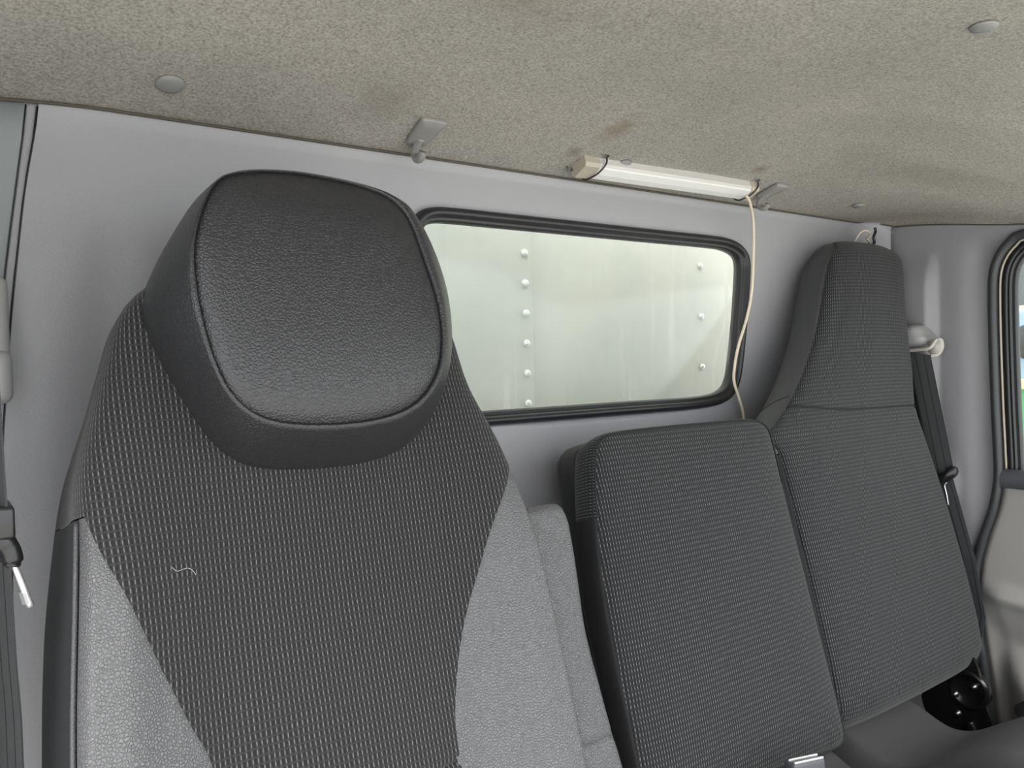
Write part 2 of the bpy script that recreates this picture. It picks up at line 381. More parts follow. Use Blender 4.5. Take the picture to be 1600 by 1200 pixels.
M_GREEN = plain('bright_green_paint', (0.03, 0.26, 0.08), 0.5, var=0.1)
M_GROUND = plain('grey_yard_concrete', (0.55, 0.54, 0.51), 0.9, bump=(12, 0.3, 0.01), var=0.15)
M_EXT = plain('cab_body_paint', (0.84, 0.84, 0.80), 0.45)

CEIL = 1.35
# ------------------------------------------------------------------ ceiling
def ceil_z(x, y):
    tt = np.clip(-np.asarray(y, float), 0, 0.35)
    z = CEIL+0.40*(tt-tt*tt/0.7)*(1-smoothstep(x, 1.0, 1.68))        # liner rises away from the back wall
    z = z-0.055*smoothstep(-y, 0.02, 0.5)*smoothstep(x, 1.50, 1.66)-0.03*smoothstep(x, 1.62, 1.72)
    z = z-0.012*smoothstep(-x, -0.16, 0.05)
    # soft undulations pressed into the liner
    q = (x-0.95)*0.62-(-y-0.5)*0.78
    z = z-0.003*np.exp(-((x*0.55+y*0.83-0.34)/0.035)**2)*smoothstep(x, 0.9, 1.2)
    z = z-0.003*np.exp(-((x*0.35+y*0.94-0.20)/0.03)**2)*smoothstep(x, 1.1, 1.35)
    z = z+0.002*np.exp(-((x*0.35+y*0.94-0.29)/0.03)**2)*smoothstep(x, 1.1, 1.35)
    return z
def on_ceil(px, py, off=0.0):
    z = CEIL
    for _ in range(25):
        p = at(px, py, 2, z); z = 0.5*z+0.5*(float(ceil_z(np.array(p[0]), np.array(p[1])))-off)
    return at(px, py, 2, z)
def cz(x, y): return float(ceil_z(np.array(x), np.array(y)))
def ceil_n(p):
    e = 0.004; f = lambda x, y: float(ceil_z(np.array(x), np.array(y)))
    n = np.array([f(p[0]+e, p[1])-f(p[0]-e, p[1]), f(p[0], p[1]+e)-f(p[0], p[1]-e), -2*e]); return n/np.linalg.norm(n)
xs = np.linspace(-0.16, 1.72, 120); ys = np.linspace(-1.15, 0.004, 90)
X, Y = np.meshgrid(xs, ys, indexing='ij'); Z = ceil_z(X, Y)
V, F = grid(np.stack([X, Y, Z], -1))
me = mesh('ceiling', V, F, M_FELT); me['kind'] = 'structure'
V2, F2 = rbox_data((0.78, -0.56, 1.46), (0.96, 0.62, 0.02), 0.01)
tag(mesh('trim_1', V2, F2, M_EXT), kind='structure')           # outer roof skin above the liner

# ------------------------------------------------------------------ back wall with window opening
WIN = closed([at(px, py, 1, 0)[[0, 2]] for px, py in
              [(1108, 369), (1135, 373), (1156, 384), (1167, 405), (1166, 440), (1162, 500), (1156, 560), (1151, 598), (1140, 622), (1110, 637),
               (1000, 645), (890, 654), (780, 663)]]
             + [(0.60, 0.982), (0.56, 0.99), (0.537, 1.01), (0.528, 1.04), (0.522, 1.12), (0.522, 1.24), (0.53, 1.268), (0.553, 1.285), (0.60, 1.2865)]
             + [at(px, py, 1, 0)[[0, 2]] for px, py in [(750, 331), (900, 347), (1020, 360)]], 240, 3)
wc = WIN.mean(0)
_wk = [(float(p[2]), float(p[0])) for p in (at(a, b, 1, 0) for a, b in [(60, 170), (40, 300), (31, 380), (19, 500), (10, 630), (6, 700)])]
WALL_X0 = lambda z: sinterp(z, [(0.0, 0.03), (0.6, 0.045)]+_wk+[(1.37, _wk[0][1]+0.002)])
_sk = [(float(p[2]), float(p[0])) for p in (at(a, b, 1, 0) for a, b in [(42, 165), (25, 300), (7, 450)])]
WX1 = 1.672
def rect_pts(P, c):
    th = np.arctan2(P[:, 1]-c[1], P[:, 0]-c[0]); out = []
    for t in th:
        dx, dz = math.cos(t), math.sin(t); k = []
        if dx > 0: k.append((WX1-c[0])/dx)
        if dx < 0: k.append((0.0-c[0])/dx)
        if dz > 0: k.append((CEIL-c[1])/dz)
        if dz < 0: k.append((0.0-c[1])/dz)
        k = min(k); out.append((c[0]+k*dx, c[1]+k*dz))
    out = np.array(out)
    for cx, cz in ((0, 0), (WX1, 0), (0, CEIL), (WX1, CEIL)):
        i = np.argmin((out[:, 0]-cx)**2+(out[:, 1]-cz)**2); out[i] = (cx, cz)
    return out
RECT = rect_pts(WIN, wc); K = 60
def wall_y(x, z):
    y = 0*x
    x0 = WALL_X0(z)
    y = y-0.010*np.exp(-((x-x0)/0.010)**2)*0.0
    y = y+0.006*np.exp(-((x-x0-0.085)/0.028)**2)*smoothstep(-z, -1.30, -1.15)          # soft vertical hollow beside the left edge
    y = y-0.055*smoothstep(x, 1.585, WX1)**2                                             # curves forward into the right hand corner
    y = y-0.003*smoothstep(z, 1.335, 1.35)                                               # rolled top edge under the liner
    return y
P3 = []
for k in range(K+1):
    t = (k/K)**1.3; Q = WIN*(1-t)+RECT*t
    # fit left side to the leaning seam
    x0 = WALL_X0(Q[:, 1]); wgt = np.clip((0.53-Q[:, 0])/0.53, 0, 1); Xq = Q[:, 0]+wgt*x0*1.0
    yq = wall_y(Xq, Q[:, 1])
    if k == 0: yq = yq+0.012
    P3.append(np.stack([Xq, yq, Q[:, 1]], 1))
P3 = np.array(P3); n = P3.shape[1]
P3 = np.concatenate([P3, P3[:, :1]], 1)
V, F = grid(P3)
bw = mesh('wall_back', V, F, M_WALL); tag(bw, kind='structure')
# outer steel skin of the cab behind the plastic (same opening)
ring = []
for k in range(13):
    t = k/12; Q = WIN*(1-t)+RECT*t; ring.append(np.stack([Q[:, 0], 0*Q[:, 0]+0.03, Q[:, 1]], 1))
ring = np.array(ring); ring = np.concatenate([ring, ring[:, :1]], 1); V, F = grid(ring)
tag(mesh('trim_2', V, F, M_EXT), kind='structure')

# rear window: rubber seal, pane
w1 = empty('window_1', (wc[0], 0.0, wc[1])); tag(w1, kind='structure')
def offs(P, d):
    T = np.roll(P, -1, 0)-np.roll(P, 1, 0); nrm = np.stack([-T[:, 1], T[:, 0]], 1); nrm /= np.linalg.norm(nrm, axis=1)[:, None]
    c = P.mean(0)
    if np.mean(np.sum(nrm*(P-c), 1)) < 0: nrm = -nrm
    return P+nrm*d
prof = [(0.001, -0.001), (0.0, -0.008), (-0.004, -0.0125), (-0.009, -0.013), (-0.0125, -0.009), (-0.0140, -0.004), (-0.0165, -0.005), (-0.0190, -0.002), (-0.0205, 0.006), (-0.019, 0.014), (0.001, 0.014)]
R3 = []
for dd, yy in prof:
    q = offs(WIN, dd); R3.append(np.stack([q[:, 0], 0*q[:, 0]+yy, q[:, 1]], 1))
R3.append(R3[0]); R3 = np.array(R3); R3 = np.concatenate([R3, R3[:, :1]], 1); V, F = grid(R3)
mesh('window_seal', V, F, M_RUB, w1, world=True)
G = offs(WIN, -0.014); 
gv = [(a, 0.006, b) for a, b in G]+[(a, 0.010, b) for a, b in G]; nG = len(G)
gf = [tuple(range(nG)), tuple(nG+i for i in range(nG))]+[(i, (i+1) % nG, nG+(i+1) % nG, nG+i) for i in range(nG)]
mesh('window_pane', gv, gf, M_GLASSR, w1, world=True, smooth=False)

# ------------------------------------------------------------------ left strip and left pillar
def band(name, xa, xb, ya, yb, mat, nz=40, bulge=0.0, z0=0.0, z1=CEIL):
    zs = np.linspace(z0, z1, nz); us = np.linspace(0, 1, 12); A = np.zeros((nz, 12, 3))
    for i, z in enumerate(zs):
        a, b = xa(z), xb(z); 
        for j, u in enumerate(us): A[i, j] = (a*(1-u)+b*u, ya*(1-u)+yb*u-bulge*(1-(2*u-1)**4), z)
    V, F = grid(A); return mesh(name, V, F, mat)
sx = lambda z: sinterp(z, [(0.0, 0.0), (0.7, 0.025)]+_sk+[(1.37, _sk[0][1]+0.002)])
st = band('trim_3', lambda z: sx(z)-0.004, lambda z: WALL_X0(z)+0.003, 0.008, 0.008, M_WALL, bulge=0.004); tag(st, kind='structure')
# dark joint lines on both sides of the strip
for k, fx in enumerate((lambda z: WALL_X0(z)-0.0005, lambda z: sx(z)-0.0015)):
    pts = [(fx(z), 0.0015-0.001*k, z) for z in np.linspace(0.02, 1.345, 40)]
    tag(tube('trim_%d' % (4+k), pts, 0.0016, M_RUB, seg=6), kind='structure')
zs = np.linspace(0, CEIL, 40); A = []
_lp = spline([(0.0, 0.006), (-0.002, -0.001), (-0.03, -0.003), (-0.06, -0.012), (-0.09, -0.045), (-0.108, -0.12), (-0.115, -0.20), (-0.12, -0.30)], 40)
for z in zs: A.append([(sx(z)+dx, yy, z) for dx, yy in _lp])
V, F = grid(np.array(A)); wl = mesh('wall_left', V, F, M_STRIP); tag(wl, kind='structure')
sm = wl.modifiers.new('solid', 'SOLIDIFY'); sm.thickness = 0.01; sm.offset = 1

# ------------------------------------------------------------------ right wall (pillar trim) round the door opening
APX = [(1600, 361), (1575, 376), (1557, 400), (1548, 430), (1547, 480), (1549, 560), (1552, 640), (1555, 700), (1556, 745), (1549, 790), (1534, 835), (1522, 880), (1518, 925), (1522, 970), (1530, 1020), (1540, 1080), (1550, 1150)]
AY = [at(px, py, 0, 1.65) for px, py in APX]
ap = [(-1.02, 1.287), (-0.8, 1.291), (-0.6, 1.294), (-0.42, 1.295)]+[(p[1], p[2]) for p in AY]+[(-0.262, 0.24), (-0.285, 0.12), (-0.33, 0.05)]
ap = resample(spline(ap, 200), 160)
NA = len(ap)
def ceil_edge(y): return float(ceil_z(np.array(1.66), np.array(y)))
outer = [(y, ceil_edge(y)-0.004) for y in np.linspace(-1.06, -0.03, 70)]+[(-0.03, z) for z in np.linspace(1.34, 0.0, 90)]
outer = np.array(outer)
def wall_rx(y, z):
    rear = smoothstep(y, -0.150, -0.128)                         # rear part sits further inboard
    amp = smoothstep(-z, -1.29, -1.20)*0.020
    x = 1.655-amp*rear
    x = x-0.012*np.exp(-((z-0.80)/0.045)**2)*smoothstep(y, -0.19, -0.165)*smoothstep(-y, 0.1, 0.15)
    x = x+0.0*y
    x = x+0.028*smoothstep(-y, 0.165, 0.235)**2*smoothstep(-z, -1.31, -1.24)*0.5
    return x
A = []
Kk = 46
for k in range(Kk+1):
    t = k/Kk
    # pair aperture points with outer points: by fraction
    row = []
    for i in range(NA):
        f = i/(NA-1); 
        if f < 0.42: g = 0.44*f/0.42
        else: g = 0.44+0.56*(f-0.42)/0.58
        o_ = outer[0]*0; gi = g*(len(outer)-1); a0 = int(min(gi, len(outer)-2)); o_ = outer[a0]*(1-(gi-a0))+outer[a0+1]*(gi-a0)
        y = ap[i][0]*(1-t)+o_[0]*t; z = ap[i][1]*(1-t)+o_[1]*t
        x = float(wall_rx(np.array(y), np.array(z)))
        if t < 0.12: x += 0.006*(1-t/0.12)**2
        x += 0.010*smoothstep(y, -0.06, -0.03)
        row.append((x, y, z))
    A.append(row)
V, F = grid(np.array(A)); wr = mesh('wall_right', V, F, M_WALL2); tag(wr, kind='structure')
sk = band('trim_6', lambda z: 1.70, lambda z: 1.70, 0.03, -0.20, M_EXT); tag(sk, kind='structure')
# vertical dark joint in the corner and thin gap under the ceiling liner
crn = [(1.668, -0.045, z) for z in np.linspace(1.345, 0.9, 12)]
tag(tube('trim_7', crn, 0.0035, M_RUB, seg=6), kind='structure')
edge = [(x, float(wall_y(x, 1.345))-0.004, cz(x, float(wall_y(x, 1.345)))-0.001) for x in np.linspace(WALL_X0(1.35)-0.07, 1.655, 90)]+[(1.656, y, ceil_edge(y)-0.0025) for y in np.linspace(-0.055, -1.0, 40)]
tag(tube('trim_8', edge, 0.0017, plain('liner_edge_shadow_gap', (0.09, 0.08, 0.065), 0.9), seg=6), kind='structure')

# ------------------------------------------------------------------ right door
dr = empty('door_1', (1.68, -0.62, 0.05)); tag(dr, kind='structure')
def off2(P, d):
    T = np.gradient(P, axis=0); nr = np.stack([-T[:, 1], T[:, 0]], 1); nr /= np.linalg.norm(nr, axis=1)[:, None]; return P+nr*d
apn = np.array(ap)
# sign so that positive goes into the opening (towards -y)
sg = 1.0 if off2(apn, 0.01)[80][0] < apn[80][0] else -1.0
inn = lambda d: off2(apn, sg*d)
q = inn(0.004); tag(tube('trim_9', [(1.651, a, b) for a, b in q], 0.0085, M_SEAL, seg=12), kind='structure')   # draught seal on the pillar
q = inn(0.013); tag(tube('trim_10', [(1.662, a, b) for a, b in q[:96]], 0.0022, M_CREAM, seg=8), kind='structure')
A = []
for d, x in ((-0.001, 1.655), (0.000, 1.672), (0.008, 1.676), (0.018, 1.678)):
    A.append([(x, a, b) for a, b in inn(d)])
V, F = grid(np.array(A)); tag(mesh('trim_11', V, F, M_RUB), kind='structure')
def sweep(name, prof, mat, sel=slice(None), parent=dr):
    A = []
    for d, x in prof:
        q = inn(d)[sel]; A.append([(x, a, b) for a, b in q])
    V, F = grid(np.array(A)); return mesh(name, V, F, mat, parent, world=True)
# window part of the door above the belt line
top = slice(0, 92)
belt = 0.835
def upper(d):
    q = inn(d); return q[q[:, 1] > belt-0.03]
def sweep_u(name, prof, mat):
    L = min(len(upper(d)) for d, x in prof); A = []
    for d, x in prof:
        q = resample(upper(d), 90); A.append([(x, a, b) for a, b in q])
    V, F = grid(np.array(A)); return mesh(name, V, F, mat, dr, world=True)
sweep_u('window_frame', [(0.002, 1.69), (0.009, 1.69), (0.0155, 1.685), (0.016, 1.664), (0.019, 1.660), (0.027, 1.661), (0.0285, 1.668)], M_BLKPL)
sweep_u('glass_channel', [(0.0280, 1.668), (0.029, 1.659), (0.032, 1.658), (0.033, 1.668), (0.0365, 1.668), (0.037, 1.662), (0.040, 1.662), (0.0405, 1.676)], M_SEAL)
gq = resample(upper(0.039), 60); zc = 0.84
poly = [(a, b) for a, b in gq]+[(-0.30, zc), (-1.02, zc-0.03)]
mesh('window_pane', [(1.676, a, b) for a, b in poly]+[(1.680, a, b) for a, b in poly],
     [tuple(range(len(poly))), tuple(len(poly)+i for i in range(len(poly)))]+[(i, (i+1) % len(poly), len(poly)+(i+1) % len(poly), len(poly)+i) for i in range(len(poly))], M_GLASS, dr, world=True, smooth=False)
# belt line sill
sp0 = at(1562, 738, 0, 1.655); sz = sp0[2]
A = []
for y in np.linspace(sp0[1]-0.004, -1.05, 30):
    dz = -0.02*smoothstep(-y, 0.3, 1.0)
    A.append([(1.668, y, sz+0.006+dz), (1.655, y, sz+0.008+dz), (1.646, y, sz+0.002+dz), (1.643, y, sz-0.010+dz), (1.645, y, sz-0.026+dz), (1.652, y, sz-0.029+dz)])
V, F = grid(np.array(A)); mesh('belt_line_sill', V, F, M_SILL, dr, world=True)
rbox('sill_strip', (1.652, -0.68, sz+0.009), (0.006, 0.36, 0.003), M_SEAL, dr, 0.002, world=True)
# lower panel
low = inn(0.001); low = low[(low[:, 1] < sz+0.004)]; low = resample(low, 80)
def door_x(y, z, y0):
    yy = y0-y; x = 1.668-0.014*smoothstep(yy, 0, 0.02); crease = 0.600-0.04*smoothstep(yy, 0.02, 0.35)
    x -= 0.010*np.exp(-((z-crease)/0.012)**2)*smoothstep(yy, 0.01, 0.05)
    x -= 0.012*smoothstep(-z, -crease-0.02, -crease)*smoothstep(yy, 0.01, 0.06)
    x += 0.024*smoothstep(-z, -crease, -crease+0.12)*smoothstep(yy, 0.0, 0.05)
    x -= 0.060*smoothstep(-z, -0.535+0.30*yy, -0.46+0.30*yy)*smoothstep(yy, 0.02, 0.10)
    return float(x)
_ly = [(float(b_), float(a_)) for a_, b_ in low][::-1]
def door_y0(z): return float(np.interp(z, [q_[0] for q_ in _ly], [q_[1] for q_ in _ly]))
A = []
for i, (y0, z) in enumerate(low):
    A.append([(door_x(y0*(1-u**1.5)-1.04*u**1.5, z, y0), y0*(1-u**1.5)-1.04*u**1.5, z) for u in np.linspace(0, 1, 90)])
V, F = grid(np.array(A)); dp = mesh('door_panel', V, F, M_DOOR, dr, world=True)
pk = closed([at(px, py, 0, 1.606)[[1, 2]] for px, py in [(1570, 1116), (1574, 1110), (1600, 1096), (1640, 1082), (1680, 1088), (1684, 1140), (1640, 1140), (1600, 1132), (1576, 1124)]], 80, 2)
pc = pk.mean(0); A = []
for s_, dx_ in ((1.05, 0.001), (1.04, -0.003), (1.0, -0.004), (0.96, -0.0025), (0.85, -0.0015), (0.6, -0.0015), (0.3, -0.0015), (0.01, -0.0015)):
    q = pc+(pk-pc)*s_; row = [(door_x(a_, b_, door_y0(b_))+dx_, a_, b_) for a_, b_ in q]; A.append(row+[row[0]])
V, F = grid(np.array(A)); mesh('pocket', V, F, M_SILL, dr, world=True)
rbox('outer_skin', (1.72, -0.66, 0.42), (0.01, 0.40, 0.40), M_EXT, dr, 0.004, world=True)

# ------------------------------------------------------------------ floor, and lower closing walls
f = rbox('floor', (0.78, -0.55, -0.02), (0.95, 0.62, 0.02), M_DARK, None, 0.003); tag(f, kind='structure')

# ------------------------------------------------------------------ seats: surface machinery
def surf_panel(name, Q, uL, uR, v0, v1, mat, parent, nu=70, nv=90, tuck=0.0035, tw=0.0035, sides='lrbt', uvrot=False, ucen=0.0):
    """panel of the upholstered surface Q(u,s); its borders are pulled in like a sewn seam"""
    cl = lambda n: (0.5-0.5*np.cos(np.linspace(0, math.pi, n)))*0.55+np.linspace(0, 1, n)*0.45
    a = cl(nu); b = cl(nv); U = np.zeros((nu, nv)); S = np.zeros((nu, nv))
    for j, bb in enumerate(b):
        for i, aa in enumerate(a):
            lo = v0(aa) if callable(v0) else v0; hi = v1(aa) if callable(v1) else v1
            s = lo*(1-bb)+hi*bb; S[i, j] = s
            l_ = uL(s) if callable(uL) else uL; r_ = uR(s) if callable(uR) else uR
            U[i, j] = l_*(1-aa)+r_*aa
    P = Q(U, S)
    e = 1e-3; du = Q(U+e, S)-Q(U-e, S); dv = Q(U, S+e*0.3)-Q(U, S-e*0.3)
    N = np.cross(du, dv); N /= np.maximum(np.linalg.norm(N, axis=2, keepdims=True), 1e-12)
    if np.mean(N[..., 1]) > 0 and abs(np.mean(N[..., 1])) > 0.15: N = -N
    # distances to borders
    du_len = np.linalg.norm(np.diff(P, axis=0), axis=2); cu = np.concatenate([np.zeros((1, nv)), np.cumsum(du_len, 0)], 0)
    dv_len = np.linalg.norm(np.diff(P, axis=1), axis=2); cv = np.concatenate([np.zeros((nu, 1)), np.cumsum(dv_len, 1)], 1)
    t = np.zeros((nu, nv)); wk = np.clip(cu[-1:]/0.03, 0, 1)
    if 'l' in sides: t = np.maximum(t, wk*np.exp(-(cu/tw)**1.3))
    if 'r' in sides: t = np.maximum(t, wk*np.exp(-((cu[-1:]-cu)/tw)**1.3))
    if 'b' in sides: t = np.maximum(t, np.exp(-(cv/tw)**1.3))
    if 't' in sides: t = np.maximum(t, np.exp(-((cv[:, -1:]-cv)/tw)**1.3))
    # side normals point sideways: choose outward by x where steep
    P2 = P-N*t[..., None]*tuck
    # uv in metres: signed arc length from the centre line, and s
    uv = np.zeros((nu, nv, 2)); tt = np.linspace(0, 1, 50)
    for j in range(nv):
        for i in range(nu):
            uv[i, j, 1] = S[i, j]
    ug = np.linspace(-2, 2, 401)
    for j in range(nv):
        s_ = np.full(401, S[nu//2, j]); L = Q(ug, s_); d = np.r_[0, np.cumsum(np.linalg.norm(np.diff(L, axis=0), axis=1))]; d -= d[200]
        uv[:, j, 0] = np.interp(U[:, j], ug, d)+ucen
    if uvrot: uv = uv[..., ::-1]
    V, F = grid(P2); return mesh(name, V, F, mat, parent, uvs=uv.reshape(-1, 2), normals=True)

def loft_rings(name, rings, mat, parent, cap=False, cap0=False, uv=None):
    A = np.array([np.concatenate([r, r[:1]]) for r in rings]); nr, nn = A.shape[0], A.shape[1]
    V, F = grid(A); V = list(map(tuple, V))
    uvs = None
    if uv:
        arc = np.r_[0, np.cumsum(np.linalg.norm(np.diff(A[0], axis=0), axis=1))]
        dep = np.zeros(nr); 
        for k in range(1, nr): dep[k] = dep[k-1]+np.mean(np.linalg.norm(A[k]-A[k-1], axis=1))
        uvs = [(arc[j], dep[i]) for i in range(nr) for j in range(nn)]
    if cap: F.append(tuple((nr-1)*nn+j for j in range(nn-1)))
    if cap0: F.append(tuple(j for j in range(nn-1)))
    return mesh(name, V, F, mat, parent, uvs=uvs)
def front_face(name, O, c, nfun, mat, parent, K=30, tuck=0.004, tw=0.006):
    """cushion face inside closed outline O (local x,s); nfun(t) height with t=1 at the border"""
    rows = []; uvr = []
    for k in range(K+1):
        t = 1-(k/K)**1.25 if k < K else 0.004
        t = max(t, 0.004); q = c+(O-c)*t; d = np.linalg.norm(O-q, axis=1)
        nn = nfun(t, q)-tuck*np.exp(-(d/tw)**1.3)
        rows.append(np.stack([q[:, 0], -nn, q[:, 1]], 1)); uvr.append(q)
    A = np.array([np.concatenate([r, r[:1]]) for r in rows]); UVq = np.array([np.concatenate([r, r[:1]]) for r in uvr])
    V, F = grid(A); nn_ = A.shape[1]
    V = list(map(tuple, V)); F.append(tuple(K*nn_+j for j in range(nn_-1)))
    return mesh(name, V, F, mat, parent, uvs=UVq.reshape(-1, 2))
def mono(keys):
    ks = sorted(keys); o = [ks[0]]
    for k in ks[1:]:
        if k[0] > o[-1][0]+1e-4: o.append(k)
    return o
def loc3(P, n): return np.stack([P[:, 0], np.full(len(P), -n), P[:, 1]], 1)

# ------------------------------------------------------------------ driver seat
FD = Frame(-0.205, 1.12, 14)
ds = empty('driver_seat', tuple(FD.O), (-FD.a, 0, 0))
tag(ds, 'large driver seat on the left with black grained headrest, dashed fabric centre and grey bolsters', 'seat')
XC = 0.295
HW = [(0.055, 0.105), (0.045, 0.125), (0.025, 0.147), (0.0, 0.162), (-0.03, 0.172), (-0.07, 0.184), (-0.14, 0.204), (-0.20, 0.211), (-0.34, 0.223), (-0.48, 0.229), (-0.62, 0.231)]
SECX = [(0, 0), (0.45, 0.45), (0.7, 0.70), (0.85, 0.86), (0.93, 0.945), (1.0, 0.985), (1.12, 1.0), (1.5, 1.0), (1.8, 0.985), (2.0, 0.95)]
SECN = [(0, 0.0), (0.45, 0.004), (0.7, 0.022), (0.85, 0.034), (0.93, 0.034), (1.0, 0.020), (1.12, -0.004), (1.5, -0.070), (1.8, -0.120), (2.0, -0.140)]
SECN0 = [(0, 0.0), (0.45, 0.0), (0.7, -0.001), (0.85, -0.005), (0.93, -0.011), (1.0, -0.022), (1.12, -0.038), (1.5, -0.065), (1.8, -0.092), (2.0, -0.104)]
def QD(U, S):
    U = np.asarray(U, float); S = np.asarray(S, float); a = np.abs(U); hw = sinterp(S, HW)
    b = smoothstep(-S, 0.02, 0.27); x = XC+np.sign(U)*(sinterp(a, SECX)+0.055*b*smoothstep(a, 1.3, 2.0))*hw+0.012*smoothstep(U, 0.3, 1.0)*np.exp(-((S+0.01)/0.05)**2)
    nn = b*sinterp(a, SECN)+(1-b)*sinterp(a, SECN0)
    r = 0.05; k = np.clip((S-0.005)/r, 0, 1); nn = nn-0.07*(1-np.sqrt(np.maximum(0, 1-k*k)))
    nn = nn+0.012*smoothstep(-S, 0.25, 0.45)*np.exp(-(U/0.5)**2)-0.0
    return np.stack([x, -nn, S], -1)
def frac(pts, n=0.01):
    out = []
    for px, py in pts:
        x, s = FD.L(px, py, n); out.append((s, (x-XC)/float(sinterp(s, HW))))
    return out
sl = frac([(125, 800), (160, 875), (200, 955), (245, 1050), (290, 1135), (330, 1210)], 0.025)
sr = frac([(790, 735), (772, 810), (755, 890), (740, 970), (731, 1050), (728, 1130), (732, 1170)], 0.018)
s_l0 = sl[0][0]; s_r0 = sr[0][0]
uLf = lambda s: float(interp(s, [(-0.60, -0.40)]+sl+[(s_l0+0.0005, -1.03), (0.1, -1.03)])) if s < s_l0 else -1.0
S_TOP = 0.05
# upper fabric (wraps to the sides above the bolster seam)
s_break = -0.168
sl = [q for q in sl if q[0] < -0.185]; sr = [q for q in sr if q[0] < -0.19]
surf_panel('shoulder_panel', QD, -1.98, 1.98, s_break, S_TOP, M_FAB, ds, nu=150, nv=70, sides='', tuck=0)
ulc = [(s, u) for s, u in sl]; urc = [(s, u) for s, u in sr]
uL = lambda s: float(sinterp(s, [(-0.62, ulc[-1][1]+0.05), (-0.50, ulc[-1][1]+0.03)]+ulc+[(s_break, -1.0)]))
uR = lambda s: float(sinterp(s, [(-0.62, urc[-1][1]+0.02), (-0.50, urc[-1][1]+0.01)]+[q for q in urc if q[0] > -0.44]+[(s_break, 0.97)]))
lump = lambda a: -0.435-0.032*(2*a-1)**2*0-0.030*(1-smoothstep(a, 0.35, 1.0))
surf_panel('backrest_centre', QD, uL, uR, lump, s_break, M_FAB, ds, nu=110, nv=110, sides='lrb', tuck=0.004)
surf_panel('lumbar_panel', QD, uL, uR, -0.60, lump, M_FAB, ds, nu=70, nv=50, sides='lrt', tuck=0.004)
for side in (-1, 1):
    if side < 0:
        b = surf_panel('side_bolster', QD, -1.03, lambda s: uL(s)+0.035, -0.60, s_break-0.001, M_LGRY, ds, nu=50, nv=100, sides='lr', tuck=0.0018)
        surf_panel('side_panel', QD, -2.0, -1.03, -0.60, s_break-0.001, M_LSHL, ds, nu=40, nv=90, sides='r', tuck=0.0015)
    else:
        b = surf_panel('side_bolster', QD, lambda s: uR(s)-0.035, 1.06, -0.60, s_break-0.001, M_LGRY, ds, nu=50, nv=100, sides='lr', tuck=0.0018)
        surf_panel('side_panel', QD, 1.06, 2.0, -0.60, s_break-0.001, M_LSHL, ds, nu=40, nv=90, sides='l', tuck=0.0015)
    ss = np.linspace(s_break-0.003, -0.60, 80); uu = -1.03 if side < 0 else 1.06
    P = QD(np.full(80, uu), ss)+np.array([side*0.0008, 0, 0]); tube('piping', P, 0.0021, M_LMID, ds, 8)
# back shell closing the seat
ss = np.linspace(0.05, -0.60, 40); A = []
for s in ss:
    hw = float(sinterp(s, HW)); nb = -float(QD(np.array(2.0), np.array(s))[1])
    A.append([(XC+hw*0.95*math.sin(math.pi/2*u), -(nb-0.012*math.cos(math.pi/2*u)), s) for u in np.linspace(-1, 1, 21)])
V, F = grid(np.array(A)); mesh('back_shell', V, F, M_KNIT, ds)
# headrest
cH = np.array([0.292, -0.005])
Fpx = [(340, 277), (370, 268), (400, 265), (440, 266), (480, 270), (560, 286), (615, 307), (643, 340), (664, 400), (683, 455), (692, 500), (694, 540), (689, 575), (673, 608), (650, 632), (618, 648), (570, 659), (500, 664), (430, 659), (392, 643), (362, 615), (343, 580), (325, 530), (310, 465), (303, 400), (306, 365), (318, 320)]
FO = by_angle(closed(FD.Ls(Fpx, 0.075), 400, 2), cH, 200)
Bl = FD.Ls([(332, 290), (304, 312), (285, 340), (264, 375), (242, 425), (230, 455), (223, 487), (228, 510), (242, 548), (275, 612), (305, 660), (325, 688), (345, 706), (365, 720), (385, 729), (420, 734), (450, 734)], 0.0)
XH = 0.292
Bfull = [p for p in Bl]+FD.Ls([(500, 733), (560, 726), (610, 712), (645, 690), (672, 655), (692, 612), (702, 565), (703, 515), (697, 460), (678, 400), (648, 345), (612, 310)], 0.0)
BO = by_angle(closed(Bfull, 400, 2), cH, 200)
hr = loft_rings('headrest', [loc3(cH+(BO-cH)*0.80, -0.095), loc3(cH+(BO-cH)*0.93, -0.088), loc3(cH+(BO-cH)*0.985, -0.070), loc3(cH+(BO-cH)*1.0, -0.045),
     loc3(BO, -0.015), loc3(BO, 0.0), loc3(BO*0.90+FO*0.10, 0.014), loc3(BO*0.68+FO*0.32, 0.034), loc3(BO*0.42+FO*0.58, 0.054), loc3(BO*0.18+FO*0.82, 0.069), loc3(BO*0.05+FO*0.95, 0.0745), loc3(FO, 0.0735), loc3(cH+(FO-cH)*0.995, 0.070)], M_LBLK, ds, cap0=True)
front_face('headrest_front', FO, cH, lambda t, q: 0.0745+0.010*(1-t**4)+0.004*(1-t*t), M_LBLK, hr, K=34, tuck=0.004, tw=0.005)
